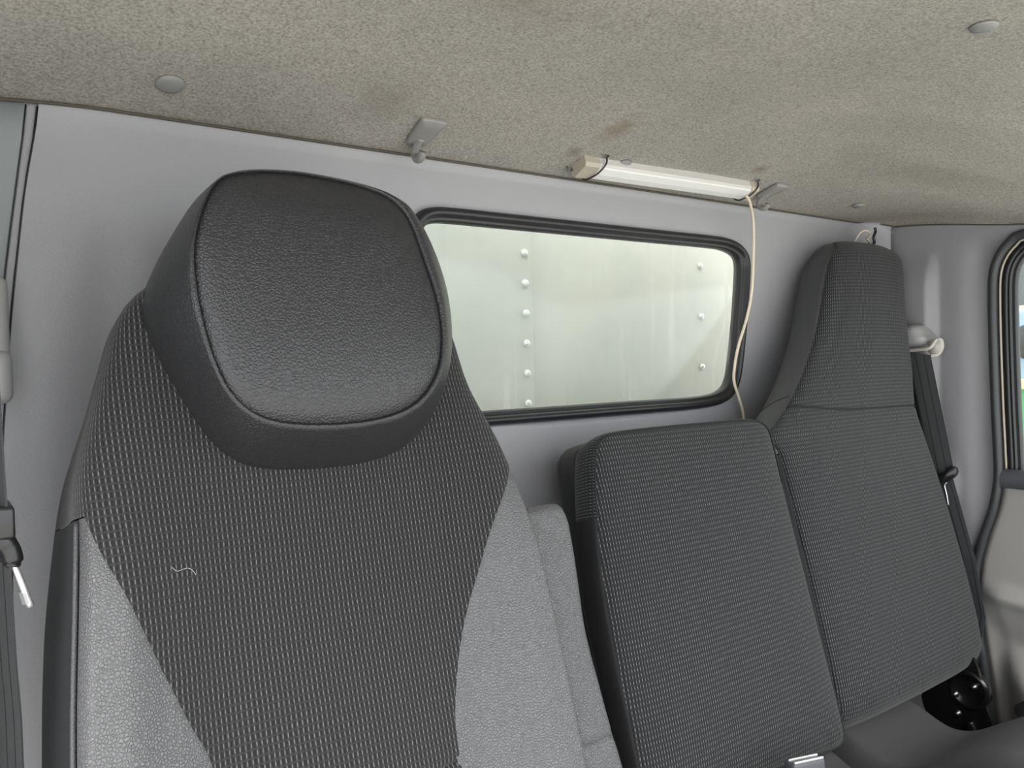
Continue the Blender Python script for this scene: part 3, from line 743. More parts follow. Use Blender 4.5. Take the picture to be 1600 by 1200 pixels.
# folded-up armrest at the right side of the seat
arl = FD.Ls([(822, 796), (832, 840), (846, 900), (868, 980), (890, 1060), (912, 1150), (925, 1210), (940, 1290)], 0.0)
arr = FD.Ls([(884, 796), (893, 820), (899, 855), (907, 910), (916, 975), (926, 1020), (939, 1068), (953, 1120), (968, 1170), (987, 1235), (1005, 1300)], 0.0)
ALK = mono([(q, p-0.012) for p, q in arl]); ARK = mono([(q, p) for p, q in arr]); ATOP = max(ALK[-1][0], ARK[-1][0])+0.002
def QA(U, S):
    U = np.asarray(U, float); S = np.asarray(S, float); a = np.abs(U); xl = sinterp(S, ALK); xr = sinterp(S, ARK)
    k = np.clip((S-(ATOP-0.012))/0.012, 0, 1); q = np.sqrt(np.maximum(0, 1-k*k)); hw = (xr-xl)/2*(0.8+0.2*q)
    x = (xl+xr)/2+np.sign(U)*sinterp(a, [(0, 0), (0.7, 0.7), (0.9, 0.91), (1.0, 0.98), (1.1, 1.0), (2, 1.0)])*hw
    nn = sinterp(a, [(0, 0.004), (0.7, 0.002), (0.9, -0.001), (1.0, -0.006), (1.1, -0.012), (2, -0.09)])-0.012*(1-q)
    return np.stack([x, -nn, S], -1)
a_break = FD.L(930, 1160, 0)[1]
arm = empty('armrest'); arm.parent = ds
surf_panel('cover', QA, -2, 2, a_break, ATOP, M_LGRY, arm, nu=60, nv=80, sides='b', tuck=0.003)
surf_panel('lower_cover', QA, -2, 2, -0.62, a_break, M_LGRY, arm, nu=60, nv=50, sides='t', tuck=0.003)
A = np.array([[QA(np.array(u), np.array(ATOP))*(1-v)+QA(np.array(-u), np.array(ATOP))*v for v in (0, 1)] for u in np.linspace(0, 2, 30)]); V, F = grid(A)
mesh('top_cover', V, F, M_LGRY, arm)
ss = np.linspace(ATOP-0.014, -0.60, 60); tube('piping', QA(np.full(60, 1.02), ss), 0.0016, M_LMID, arm, 8)
# cushion and pedestal, below the picture
RX = lambda o, s: (o[0], o[1], o[2])
rbox('cushion', (XC, -0.50, 0.44), (0.24, 0.25, 0.07), M_FAB, ds, 0.04, world=True, seg=5)
rbox('pedestal', (XC, -0.48, 0.19), (0.20, 0.20, 0.185), M_BLKPL, ds, 0.01, world=True)
# side hinge bar between cushion and backrest
for sx_ in (-1, 1): rbox('hinge_arm', (XC+sx_*0.215, -0.335, 0.52), (0.008, 0.03, 0.09), M_BLKMET, ds, 0.004, world=True)

# a loose white fibre on the seat fabric
lint = [FD.L(px, py, 0.012) for px, py in [(266, 887), (270, 891), (275, 893), (281, 891), (287, 889), (293, 888), (299, 890), (303, 894), (306, 898)]]
li = empty('lint_thread', tuple(FD.O), (-FD.a, 0, 0))
bpy.data.objects.remove(li)
pw = []
for x, s in lint:
    p = FD.O+np.array([x, 0, 0])+s*FD.S; u = (x-XC)/float(sinterp(s, HW)); nn = -float(QD(np.array(u), np.array(s))[1]); pw.append(p+(nn+0.0008)*FD.N)
tag(tube('lint_thread', spline(pw, 40), 0.00014, M_OFFW, seg=5), 'tiny curled white fibre lying on the dashed fabric of the driver seat', 'thread')

# ------------------------------------------------------------------ passenger seat (right) and centre seat
FP = Frame(-0.084, 1.28, 14)
ps = empty('passenger_seat', tuple(FP.O), (-FP.a, 0, 0))
tag(ps, 'outer passenger seat with tall narrow built-in headrest beside the right pillar', 'seat')
lpx = [(1318, 381), (1308, 400), (1300, 440), (1290, 500), (1278, 545), (1262, 590), (1245, 625), (1228, 652), (1212, 680)]
left = FP.Ls(lpx, 0.012)
XS = 1.092
LK = [(s, x) for x, s in left]
LK = [(LK[0][0]+0.036, LK[0][1]+0.042), (LK[0][0]+0.014, LK[0][1]+0.012)]+LK+[(LK[-1][0]-0.03, XS-0.003), (-0.42, XS), (-0.95, XS+0.002)]
rpx = [(1370, 376), (1392, 390), (1402, 415), (1406, 460), (1411, 520), (1417, 580), (1424, 640), (1440, 690), (1460, 750), (1480, 815), (1500, 885), (1515, 945), (1526, 1000)]
right = FP.Ls(rpx, -0.02)
RK = [(s, x-0.006*(s > -0.2)) for x, s in right]; TOPS_ = 0.030
RK = [(TOPS_+0.002, RK[0][1]-0.02)]+RK+[(RK[-1][0]-0.03, RK[-1][1]-0.003), (RK[-1][0]-0.2, RK[-1][1]-0.01)]
PT = max(LK[0][0], RK[0][0])+0.004
PSX = [(0, 0), (0.5, 0.5), (0.8, 0.80), (0.93, 0.94), (1.0, 0.985), (1.15, 1.0), (1.6, 0.995), (2.0, 0.93)]
PSN = [(0, 0.012), (0.5, 0.010), (0.8, 0.004), (0.93, -0.004), (1.0, -0.014), (1.15, -0.030), (1.6, -0.050), (2.0, -0.070)]
LK = mono(LK); RK = mono(RK)
TOPS = 0.030
def QP(U, S):
    U = np.asarray(U, float); S = np.asarray(S, float); a = np.abs(U)
    xl = sinterp(S, LK); xr = sinterp(S, RK)
    k = np.clip((S-(TOPS-0.055))/0.055, 0, 1); q = np.sqrt(np.maximum(0, 1-k*k)); xc = (xl+xr)/2; hw = (xr-xl)/2
    hw = hw*(0.45+0.55*q)
    x = xc+np.sign(U)*sinterp(a, PSX)*hw
    nn = sinterp(a, PSN)*(1+0*S); hd = smoothstep(S, -0.36, -0.20)
    dep = np.where(nn < 0, 1.0, 1.0); nn = nn+0.006*hd*np.exp(-(U/0.7)**2)
    # bottom of the backrest rolls under
    kb = np.clip((-0.763-S)/0.05, 0, 1); nn = nn-0.05*(1-np.sqrt(np.maximum(0, 1-kb*kb)))
    nn = -0.07+(nn+0.07)*q
    return np.stack([x, -nn, S], -1)
seamv = lambda a: -0.318-0.010*np.exp(-((a-0.25)/0.2)**2)+0.010*a
sseam = -0.33
hs = FP.Ls([(1245, 632), (1300, 643), (1420, 635)], 0.01)
hsk = [(0, hs[0][1]), (0.3, hs[1][1]), (1.0, hs[2][1])]
hv = lambda a: float(sinterp(a, hsk))
surf_panel('headrest_panel', QP, -0.97, 1.9, hv, TOPS, M_FABP, ps, nu=90, nv=90, sides='lb', tuck=0.003)
sh = hs[0][1]
surf_panel('backrest_panel', QP, lambda s: -0.97, 1.9, -0.814, hv, M_FABP, ps, nu=110, nv=120, sides='lt', tuck=0.003)
surf_panel('leather_side', QP, -2.0, -0.97, -0.375, TOPS, M_LMID, ps, nu=40, nv=90, sides='r', tuck=0.003)
surf_panel('leather_side_lower', QP, -2.0, -0.97, -0.814, -0.376, M_LMID, ps, nu=24, nv=60, sides='r', tuck=0.003)
ua = np.linspace(-0.95, 1.3, 60); uf = (ua+0.97)/(1.9+0.97)
ssv = np.array([hv(float(a_)) for a_ in uf]); tube('headrest_seam', QP(ua, ssv)+np.array([0, -0.0004, 0]), 0.0011, M_SEAM, ps, 6)
uc_ = np.linspace(-1.95, -1.0, 30); tube('shoulder_crease', QP(uc_, np.linspace(hs[0][1]+0.004, hs[0][1]+0.018, 30)), 0.001, M_SEAM, ps, 6)
wl_ = FP.Ls([(1180, 652), (1200, 637), (1222, 629), (1246, 628)], -0.01)
# back shell
A = []
for s in np.linspace(TOPS-0.002, -0.814, 40):
    a_ = QP(np.array(-2.0), np.array(s)); b_ = QP(np.array(2.0), np.array(s))
    A.append([(a_[0]*(1-u)+b_[0]*u, a_[1]*(1-u)+b_[1]*u+0.006*math.sin(math.pi*u), s) for u in np.linspace(0, 1, 16)])
V, F = grid(np.array(A)); mesh('back_shell', V, F, M_LSHL, ps)
# cushion
A = []
def cush_z(x, y, x0, x1):
    return (0.497-0.03*np.exp(-((y+0.33)/0.06)**2)+0.045*smoothstep(-y, 0.36, 0.50)-0.05*smoothstep(-y, 0.66, 0.74)
            -0.06*smoothstep(np.abs(x-(x0+x1)/2)/((x1-x0)/2), 0.80, 1.0)**2
            -0.10*smoothstep(x, 1.30, 1.42)*(1-smoothstep(-y, 0.34, 0.46)))
def cushion(parent, x0, x1, name='seat_cushion', right_fn=None):
    nx, ny = 60, 60; top = np.zeros((nx, ny, 3))
    for i, u in enumerate(np.linspace(0, 1, nx)):
        for j, v in enumerate(np.linspace(0, 1, ny)):
            y = -0.215-0.53*v; xr = right_fn(y) if right_fn else x1
            x = x0*(1-u)+xr*u; top[i, j] = (x, y, float(cush_z(x, y, x0, xr)))
    V, F = grid(top); V = [tuple(p) for p in V]
    rim = [i*ny for i in range(nx)]+[(nx-1)*ny+j for j in range(1, ny)]+[i*ny+ny-1 for i in range(nx-2, -1, -1)]+[j for j in range(ny-2, 0, -1)]
    b = len(V)
    for r in rim: V.append((V[r][0], V[r][1], 0.33))
    nr = len(rim)
    F = list(F)+[(rim[k], rim[(k+1) % nr], b+(k+1) % nr, b+k) for k in range(nr)]+[tuple(b+k for k in range(nr))]
    return mesh(name, V, F, M_KNIT, parent, world=True)
cushion(ps, 1.095, 1.55, right_fn=lambda y: float(sinterp(-y, [(0.2, 1.385), (0.27, 1.395), (0.33, 1.425), (0.40, 1.485), (0.46, 1.55), (0.75, 1.57)])))
rbox('seat_base', (1.32, -0.48, 0.165), (0.20, 0.22, 0.16), M_BLKPL, ps, 0.01, world=True)
# recliner bracket at the outer side
def bp(px, py, x): return at(px, py, 0, x)[[1, 2]]
bo = closed([bp(px, py, 1.505) for px, py in [(1440, 1078), (1480, 1055), (1500, 1043), (1520, 1022), (1528, 1040), (1534, 1060), (1538, 1080), (1541, 1100), (1548, 1120), (1555, 1140), (1562, 1170), (1560, 1200), (1530, 1200), (1490, 1180), (1465, 1140), (1445, 1105)]], 90, 1)
V = [(1.500, a, b) for a, b in bo]+[(1.508, a, b) for a, b in bo]; nb = len(bo)
rb = mesh('recliner_bracket', V, [tuple(range(nb)), tuple(nb+i for i in range(nb))]+[(i, (i+1) % nb, nb+(i+1) % nb, nb+i) for i in range(nb)], M_BLKMET, ps, world=True, smooth=False)
hub = at(1520, 1078, 0, 1.508)
V, F = lathe_data([(0.001, 0.0), (0.033, 0.0), (0.036, -0.003), (0.036, -0.014), (0.033, -0.017), (0.028, -0.018), (0.026, -0.015), (0.001, -0.015)], (1.514, hub[1]+0.004, hub[2]), (1, 0, 0), 40); mesh('pivot_disc', V, F, M_BLKMET, rb, world=True)
rbk = at(1525, 1150, 0, 1.49)
for (px, py, r) in [(1521, 1074, 0.0045), (1491, 1085, 0.0045), (1495, 1115, 0.0045)]:
    c = at(px, py, 0, 1.497)
    V, F = lathe_data([(0.0005, 0.006), (r*1.6, 0.006), (r*1.6, 0.002), (r, 0.0), (r*0.8, -0.003), (0.0005, -0.0035)], c, (1, 0, 0), 18); mesh('bolt', V, F, M_BOLT, rb, world=True)
rp = [at(px, py, 0, 1.494) for px, py in [(1515, 1128), (1524, 1145), (1532, 1165), (1540, 1195)]]
tube('bracket_rib', spline(rp, 16), 0.007, M_BLKMET, rb, 10, world=True)

# centre seat
cs = empty('centre_seat', tuple(FP.O), (-FP.a, 0, 0))
tag(cs, 'low centre seat backrest without headrest, between driver seat and outer passenger seat', 'seat')
cf = FP.Ls([(931, 712), (934, 696), (944, 684), (962, 677), (1050, 667), (1120, 661), (1172, 656), (1193, 660), (1203, 672), (1210, 700), (1222, 750), (1250, 860), (1285, 1000), (1318, 1130), (1322, 1160), (1300, 1172), (1250, 1188), (1180, 1212), (1100, 1245), (1030, 1270), (1012, 1250), (1000, 1195), (985, 1120), (965, 1030), (948, 940), (937, 850), (931, 770)], 0.0)
CO = closed(cf, 400, 2); cC = np.array([CO[:, 0].mean(), CO[:, 1].mean()]); CO = by_angle(CO, cC, 260)
front_face('backrest_panel', CO, cC, lambda t, q: 0.0+0.010*(1-t**6)+0.004*(1-t*t), M_FABP, cs, K=40, tuck=0.003, tw=0.005)
o = lambda d: offs(CO, d)
lf = smoothstep(cC[0]-CO[:, 0], 0.12, 0.2)
GR = np.array([loc3(o(-0.0005), -0.003), loc3(o(0.0015), -0.001), loc3(o(0.0035), -0.005), loc3(o(0.0045), -0.012), loc3(o(0.0035), -0.023), loc3(o(0.001), -0.036), loc3(o(-0.004), -0.049), loc3(o(-0.012), -0.058), loc3(o(-0.03), -0.062)])
arcg = np.r_[0, np.cumsum(np.linalg.norm(np.diff(GR[4], axis=0), axis=1))]; depg = np.r_[0, np.cumsum(np.linalg.norm(np.diff(GR, axis=0), axis=2).mean(1))]
n_c = len(CO); upper_c = [i for i in range(n_c) if CO[i, 1] > FP.L(926, 812)[1]]
brk = [j for j in range(1, len(upper_c)) if upper_c[j] != upper_c[j-1]+1]; upper_c = upper_c[brk[0]:]+upper_c[:brk[0]] if brk else upper_c
lower_c = [(upper_c[-1]+k) % n_c for k in range(n_c-len(upper_c)+2)]
for nm, idx, mt_ in (('gusset', upper_c, M_FABP), ('side_cover', lower_c, M_KNITD)):
    A = GR[:, idx]; V, F = grid(A); mesh(nm, V, F, mt_, cs, uvs=[(arcg[j], depg[i]) for i in range(len(GR)) for j in idx])
pp = loc3(o(0.0005), -0.001); low_s = FP.L(926, 812)[1]; kk = [i for i in range(len(pp)) if pp[i][2] > low_s]
brk = [j for j in range(1, len(kk)) if kk[j] != kk[j-1]+1]; kk = kk[brk[0]:]+kk[:brk[0]] if brk else kk
tube('piping', pp[kk], 0.0014, M_SEAM, cs, 6)

x0s, stp = FP.L(882, 740, -0.085); _, st2 = FP.L(898, 697, -0.085)
shl = closed([(x0s+0.0, st2-0.05), (x0s+0.002, st2-0.018), (x0s+0.022, st2), (x0s+0.07, st2+0.004), (1.05, st2+0.004), (1.075, st2-0.02), (1.08, st2-0.06), (1.08, -0.82), (1.06, -0.84), (x0s+0.03, -0.84), (x0s+0.01, -0.82)], 160, 2)
loft_rings('rear_shell', [loc3(offs(shl, -0.02), -0.112), loc3(offs(shl, -0.004), -0.108), loc3(shl, -0.098), loc3(shl, -0.080), loc3(offs(shl, -0.004), -0.070), loc3(offs(shl, -0.02), -0.064)], M_LSHL, cs, cap=True, cap0=True)
cushion(cs, 0.69, 1.090)
rbox('seat_base', (0.89, -0.48, 0.165), (0.18, 0.22, 0.16), M_BLKPL, cs, 0.01, world=True)
# leather strip seen between the two backrests
st_ = [(XS-0.0035, -(-0.010), s) for s in np.linspace(-0.62, -0.80, 20)]
tube('edge_welt', st_, 0.003, M_LMID, ps, 8)

# ------------------------------------------------------------------ belt buckle standing on the cushion at the bottom edge
bc = at(1262, 1186, 1, -0.35)
bk = empty('belt_buckle', (bc[0], bc[1], bc[2]-0.05), (math.radians(-8), 0, math.radians(-18))); tag(bk, 'black seat belt buckle with bright metal slot standing before the centre backrest', 'buckle')
rbox('buckle_body', (0, 0, 0.015), (0.024, 0.011, 0.033), M_SILL, bk, 0.004)
rbox('metal_slot_lip', (0, -0.0085, 0.0485), (0.022, 0.0018, 0.0015), M_CHROME, bk, 0.0007)
rbox('metal_slot_lip', (0, 0.0025, 0.0485), (0.022, 0.0012, 0.0015), M_CHROME, bk, 0.0007)
ribbon('buckle_strap', [(0, 0.0, -0.014), (0, 0.004, -0.04), (0, 0.008, -0.06)], (0.02, 0, 0), M_WEB, bk, 0.003)

# ------------------------------------------------------------------ right seat belt
rbv = empty('seat_belt', tuple(at(1445, 540, 0, 1.62))); tag(rbv, 'dark grey seat belt hanging on the right pillar behind the outer passenger seat', 'seat belt')
ao_ = closed([at(px, py, 0, 1.612)[[1, 2]] for px, py in [(1398, 512), (1415, 508), (1434, 507), (1441, 514), (1446, 523), (1452, 528), (1450, 536), (1442, 541), (1398, 545)]], 70, 2); acn = ao_.mean(0)
loft_rings('anchor_cover', [np.stack([np.full(len(ao_), xx), (acn+(ao_-acn)*k_)[:, 0], (acn+(ao_-acn)*k_)[:, 1]], 1)-np.array(rbv.location) for xx, k_ in ((1.645, 1.04), (1.622, 1.02), (1.612, 0.98), (1.603, 0.86), (1.598, 0.66), (1.596, 0.4))], M_COVER, rbv, cap=True)
# belt guide loop
gp = [at(px, py, 0, xx) for px, py, xx in [(1412, 548, 1.600), (1430, 547, 1.598), (1452, 544, 1.596), (1462, 532, 1.606), (1470, 531, 1.612), (1472, 542, 1.614), (1466, 553, 1.610), (1455, 556, 1.604)]]
tube('belt_guide', spline(gp, 40), [0.0034]*20+[0.0038]*20, M_GUIDE, rbv, 12, world=True)
gp = closed([at(px, py, 0, 1.612)[[1, 2]] for px, py in [(1452, 534), (1462, 528), (1471, 532), (1474, 541), (1470, 551), (1460, 556), (1452, 552)]], 30, 2)
V = [(1.606, a, b) for a, b in gp]+[(1.616, a, b) for a, b in gp]; k = len(gp)
mesh('guide_end', V, [tuple(range(k)), tuple(k+i for i in range(k))]+[(i, (i+1) % k, k+(i+1) % k, k+i) for i in range(k)], M_GUIDE, rbv, world=True)
pa = at(1436, 552, 0, 1.601); pb = at(1474, 742, 0, 1.585)
ribbon('belt_webbing', [pa*(1-t)+pb*t for t in np.linspace(0, 1, 20)], (0, 0.0225, 0.004), M_WEB, rbv, world=True)
pc_ = at(1509, 870, 0, 1.590); pd_ = at(1525, 960, 0, 1.605); 
ribbon('lower_webbing', [pb*(1-t)+pc_*t+np.array([0.004, 0, 0]) for t in np.linspace(0, 1, 12)]+[pc_*(1-t)+pd_*t+np.array([0.004, 0, 0]) for t in np.linspace(0.1, 1, 8)]+[np.array([1.61, -0.16, 0.12])], (0, 0.016, 0.004), M_WEB, rbv, world=True)
pa2 = at(1424, 560, 0, 1.610); pb2 = at(1462, 760, 0, 1.600)
ribbon('inner_webbing', [pa2*(1-t)+pb2*t for t in np.linspace(0, 1, 12)], (0, 0.018, 0.003), M_WEB, rbv, world=True)
tg = at(1478, 743, 0, 1.582)
tn = closed([at(px, py, 0, 1.580)[[1, 2]] for px, py in [(1461, 741), (1478, 738), (1484, 728), (1493, 729), (1496, 736), (1494, 744), (1480, 753), (1463, 757)]], 40, 2)
V = [(1.574, a, b) for a, b in tn]+[(1.586, a, b) for a, b in tn]; k = len(tn)
tgm = mesh('tongue_grip', V, [tuple(range(k)), tuple(k+i for i in range(k))]+[(i, (i+1) % k, k+(i+1) % k, k+i) for i in range(k)], M_BLKPL, rbv, world=True)
mt = [at(px, py, 0, 1.578) for px, py in [(1479, 754), (1476, 759), (1479, 772), (1482, 789)]]
tube('tongue_blade', spline(mt, 14), 0.0012, M_CHROME, rbv, 8, world=True)

# ------------------------------------------------------------------ left seat belt
lb = empty('seat_belt', tuple(at(8, 600, 1, -0.16))); tag(lb, 'black seat belt at the left picture edge with metal tongue turned outwards', 'seat belt')
YB = -0.22
def lp(px, py, y=YB): return at(px, py, 1, y)
gw = [lp(-4, 800), lp(-1, 870), lp(4, 950), lp(9, 1030), lp(16, 1110), lp(20, 1200), lp(26, 1290)]
ribbon('belt_webbing', spline(gw, 30), (0.0055, -0.021, 0), M_WEB, lb, 0.0014, world=True)
gw = [lp(-3, 870, -0.2), lp(-2, 960, -0.2), lp(0, 1050, -0.2), lp(6, 1130, -0.2), lp(10, 1210, -0.2), lp(14, 1290, -0.2)]
ribbon('rear_webbing', spline(gw, 24), (0.008, -0.020, 0), M_WEB, lb, 0.0014, world=True)
gw = [lp(-30, 300), lp(-24, 500), lp(-12, 700), lp(-5, 800)]
ribbon('upper_webbing', spline(gw, 16), (0.0055, -0.021, 0), M_WEB, lb, 0.0014, world=True)
k0 = lp(2, 812); tgl = rbox('tongue_grip', k0, (0.0075, 0.024, 0.0125), M_BLKPL, lb, 0.003, world=True)
gp = [lp(-8, 830, -0.235), lp(4, 845, -0.235), lp(14, 858, -0.235), lp(19, 874, -0.235), lp(18, 884, -0.235)]
tube('tongue_neck', spline(gp, 20), [0.008]*8+[0.0075]*8+[0.006]*4, M_BLKPL, lb, 12, world=True)
bl = [lp(19, 878, -0.237), lp(33, 910, -0.237), lp(48, 948, -0.237)]
tube('tongue_blade', spline(bl, 10), 0.0026, M_CHROME, lb, 8, world=True)
bl = [lp(34, 926, -0.239), lp(40, 944, -0.239)]
ribbon('blade_notch', spline(bl, 4), (0.0012, -0.003, 0.0004), M_CHROME, lb, 0.002, world=True)
ca = at(0, 520, 1, -0.026)
V, F = rbox_data((ca[0]-0.006, ca[1], ca[2]+0.01), (0.013, 0.022, 0.045), 0.010, 4); mesh('anchor_cover', V, F, M_COVER, lb, world=True)
V, F = rbox_data((ca[0]-0.005, ca[1]-0.006, ca[2]-0.043), (0.013, 0.022, 0.026), 0.010, 4); mesh('anchor_cover', V, F, M_COVER, lb, world=True)

# ------------------------------------------------------------------ ceiling fittings
def cz(x, y): return float(ceil_z(np.array(x), np.array(y)))
caps = [((266, 130), 'round grey plug in the roof felt above the driver headrest', 0.0145), ((1538, 40), 'round grey plug at the top right of the roof felt', 0.0145),
        ((974, 256), 'round grey plug just behind the strip lamp', 0.0125), ((1342, 320), 'small grey plug above the outer passenger headrest', 0.0115)]
src = None
for (px, py), lab, r in caps:
    p = on_ceil(px, py, 0.0005); cn = ceil_n(p)
    V, F = lathe_data([(r*0.98, 0.0), (r, -0.0015), (r*0.93, -0.0032), (r*0.6, -0.0048), (r*0.25, -0.0054), (0.0003, -0.0055)], p, -cn, 28)
    tag(mesh('trim_plug', V, F, M_CAP), lab, 'plug', 'round plugs in the roof felt')
def hook(px, py, label, sc_=1.0, yaw=0.0):
    p = on_ceil(px, py, 0.003); cn = ceil_n(p); h = empty('coat_hook', tuple(on_ceil(px, py)), (math.atan2(cn[1], -cn[2]), 0, yaw)); tag(h, label, 'hook', 'coat hooks on the roof')
    # plate hangs flat on the liner, hook curls forward at its rear end
    out = closed([(-0.020, -0.036), (0.020, -0.036), (0.022, -0.030), (0.018, 0.026), (0.012, 0.030), (-0.012, 0.030), (-0.018, 0.026), (-0.022, -0.030)], 48, 1)*sc_
    rings = [[(a, b, 0.001) for a, b in out], [(a, b, -0.004) for a, b in out], [(a*0.94, b*0.96, -0.0062) for a, b in out], [(a*0.5, b*0.5, -0.0068) for a, b in out]]
    loft_rings('hook_plate', [np.array(r) for r in rings], M_HOOK, h, cap=True, cap0=True)
    pts = [(0, 0.012, -0.003), (0, 0.026, -0.007), (0, 0.036, -0.016), (0, 0.034, -0.027), (0, 0.023, -0.032), (0, 0.014, -0.027)]
    pts = np.array(pts)*sc_
    tube('hook_arm', spline(pts, 30), np.interp(np.linspace(0, 1, 30), [0, 0.3, 0.8, 1], [0.008, 0.0062, 0.0066, 0.0064])*sc_, M_HOOK, h, 12)
    return h
hook(662, 205, 'grey coat hook screwed to the roof above the rear window, nearest the driver headrest', 0.85)
hook(1204, 297, 'grey coat hook at the right end of the strip lamp', 0.80)

# strip lamp
la = on_ceil(905, 266, 0.012); lb_ = on_ceil(1168, 302, 0.012)
cen = (la+lb_)/2; dv_ = lb_-la; Lh = np.linalg.norm(dv_[:2])/2; ya = math.atan2(dv_[1], dv_[0])
lamp = empty('strip_lamp', (cen[0], cen[1], cz(cen[0], cen[1])-0.003), (math.radians(-24), 0, ya)); tag(lamp, 'slim white strip lamp tied under the roof felt with black cable ties', 'lamp')
hprof = [(-0.0165, 0.004), (-0.0165, -0.011), (-0.0145, -0.014), (0.0145, -0.014), (0.0165, -0.011), (0.0165, 0.004)]
def prism(prof, x0, x1, bev=0): 
    V = [(x0, a, b) for a, b in prof]+[(x1, a, b) for a, b in prof]; n = len(prof)
    return V, [tuple(range(n)), tuple(n+i for i in range(n))]+[(i, (i+1) % n, n+(i+1) % n, n+i) for i in range(n)]
V, F = prism(hprof, -Lh+0.022, Lh-0.010); mesh('housing', V, F, M_OFFW, lamp, smooth=False)
V, F = prism([(-0.0135, -0.0135), (-0.012, -0.017), (0.0, -0.0185), (0.012, -0.017), (0.0135, -0.0135)], -Lh+0.024, Lh-0.012); mesh('diffuser', V, F, M_DIFF, lamp, smooth=False)
V, F = prism([(-0.018, 0.004), (-0.018, -0.012), (-0.014, -0.017), (0.014, -0.017), (0.018, -0.012), (0.018, 0.004)], -Lh-0.004, -Lh+0.024); mesh('end_cap', V, F, plain('yellowed_plastic', (0.46, 0.42, 0.34), 0.45, var=0.2), lamp, smooth=False)
V, F = prism([(-0.018, 0.004), (-0.018, -0.012), (-0.014, -0.017), (0.014, -0.017), (0.018, -0.012), (0.018, 0.004)], Lh-0.012, Lh+0.006); mesh('end_cap', V, F, plain('yellowed_plastic_right', (0.46, 0.42, 0.34), 0.45, var=0.2), lamp, smooth=False)
for sx_, tx in ((-1, -Lh+0.030), (1, Lh-0.004)):
    lo = [(tx+0.004, -0.024, 0.002), (tx+0.006, -0.021, -0.006), (tx+0.002, -0.019, -0.014), (tx-0.004, -0.008, -0.0200), (tx-0.009, 0.004, -0.0205), (tx-0.014, 0.015, -0.018), (tx-0.018, 0.019, -0.010), (tx-0.020, 0.020, 0.002)]
    tube('cable_tie', spline(lo, 30), 0.0013, M_BLKPL, lamp, 8)
    rbox('tie_head', (tx+0.005, -0.024, 0.0), (0.0035, 0.003, 0.003), M_BLKPL, lamp, 0.001)
    ey = [(tx-0.002+0.006*math.cos(a), -0.027, 0.001+0.006*math.sin(a)) for a in np.linspace(0, 2*math.pi, 17)[:-1]]
    tube('screw_eye', ey, 0.0012, M_BOLT, lamp, 8, cyc=True)
    if sx_ < 0:
        ey = [(-Lh-0.008+0.005*math.cos(a), 0.014, 0.000+0.006*math.sin(a)) for a in np.linspace(0, 2*math.pi, 17)[:-1]]
        tube('screw_eye', ey, 0.0012, M_BOLT, lamp, 8, cyc=True)
cp = [at(1166, 306, 1, -0.085), at(1172, 318, 1, -0.075), at(1177, 350, 1, -0.05), at(1177, 410, 1, -0.028), at(1174, 460, 1, -0.022), at(1166, 500, 1, -0.018), at(1154, 540, 1, -0.018), at(1148, 572, 1, -0.018), at(1147, 596, 1, -0.018), at(1154, 620, 1, -0.02), at(1161, 645, 1, -0.02), at(1163, 680, 1, -0.02), at(1165, 760, 1, -0.02)]
tube('lamp_cord', spline(cp, 120), 0.0026, M_CORD, lamp, 10, world=True)

# loose wire curl above the outer passenger headrest
wp = [at(px, py, 1, yy) for px, py, yy in [(1332, 384, -0.03), (1338, 373, -0.045), (1344, 364, -0.05), (1351, 360, -0.05), (1357, 362, -0.05), (1359, 368, -0.045), (1356, 374, -0.04), (1359, 380, -0.04), (1363, 388, -0.035)]]
wb = empty('wire_loop', tuple(wp[0])); tag(wb, 'short cream wire loop poking up behind the outer passenger headrest', 'wire')
tube('wire', spline(wp, 50), 0.0019, M_CORD, wb, 8, world=True)
q1 = [at(px, py, 1, -0.052) for px, py in [(1354, 372), (1358, 377), (1362, 382), (1365, 388)]]
tube('wire_end', spline(q1, 12), 0.0024, M_CREAM, wb, 8, world=True)
bt = [at(px, py, 1, -0.06) for px, py in [(1367, 356), (1368, 362), (1365, 370), (1366, 378), (1363, 386)]]
bb = tag(tube('black_strap', spline(bt, 16), 0.0028, M_BLKPL, seg=8), 'short black tie hanging in the right rear corner under the roof felt', 'cable tie')

# ------------------------------------------------------------------ truck box behind the cab
bx = empty('truck_box', (1.2, 0.30, 0.0)); tag(bx, 'riveted aluminium front of the truck box seen through the rear window', 'truck body')
BY = 0.30
lap = at(834, 500, 1, BY)[0]
rbox('aluminium_sheet', ((lap-0.8)/2+0.0, BY+0.006, 1.0), ((lap+0.8)/2, 0.003, 1.2), M_ALU, bx, 0.001, world=True)
rbox('aluminium_sheet', ((lap-0.03+2.4)/2, BY+0.011, 1.0), ((2.4-lap+0.03)/2, 0.002, 1.2), M_ALU, bx, 0.001, world=True)
rbox('box_frame', (0.9, BY+0.5, 1.0), (1.7, 0.48, 1.3), M_RAIL, bx, 0.01, world=True)
V0, F0 = lathe_data([(0.0045, 0.004), (0.0048, 0.0), (0.0040, -0.0028), (0.002, -0.0042), (0.0003, -0.0045)], (0, 0, 0), (0, 1, 0), 20)
rs = None
def rivet(x, z, y):
    global rs
    if rs is None:
        rs = mesh('rivet', [(a*1.6, b*1.6, c*1.6) for a, b, c in V0], F0, M_RIVET, bx)
        r_ = rs
    else: r_ = rs.copy(); C.objects.link(r_); r_.parent = bx
    r_.location = (x-1.2, y-BY, z)
ra, rz = at(820, 395, 1, BY), at(826, 630, 1, BY); stp_ = (ra[2]-rz[2])/5
for k_ in range(-3, 8): rivet((ra[0]+rz[0])/2, ra[2]-stp_*k_, BY+0.002)
ra, rz = at(1098, 415, 1, BY), at(1101, 573, 1, BY); stp_ = (ra[2]-rz[2])/2
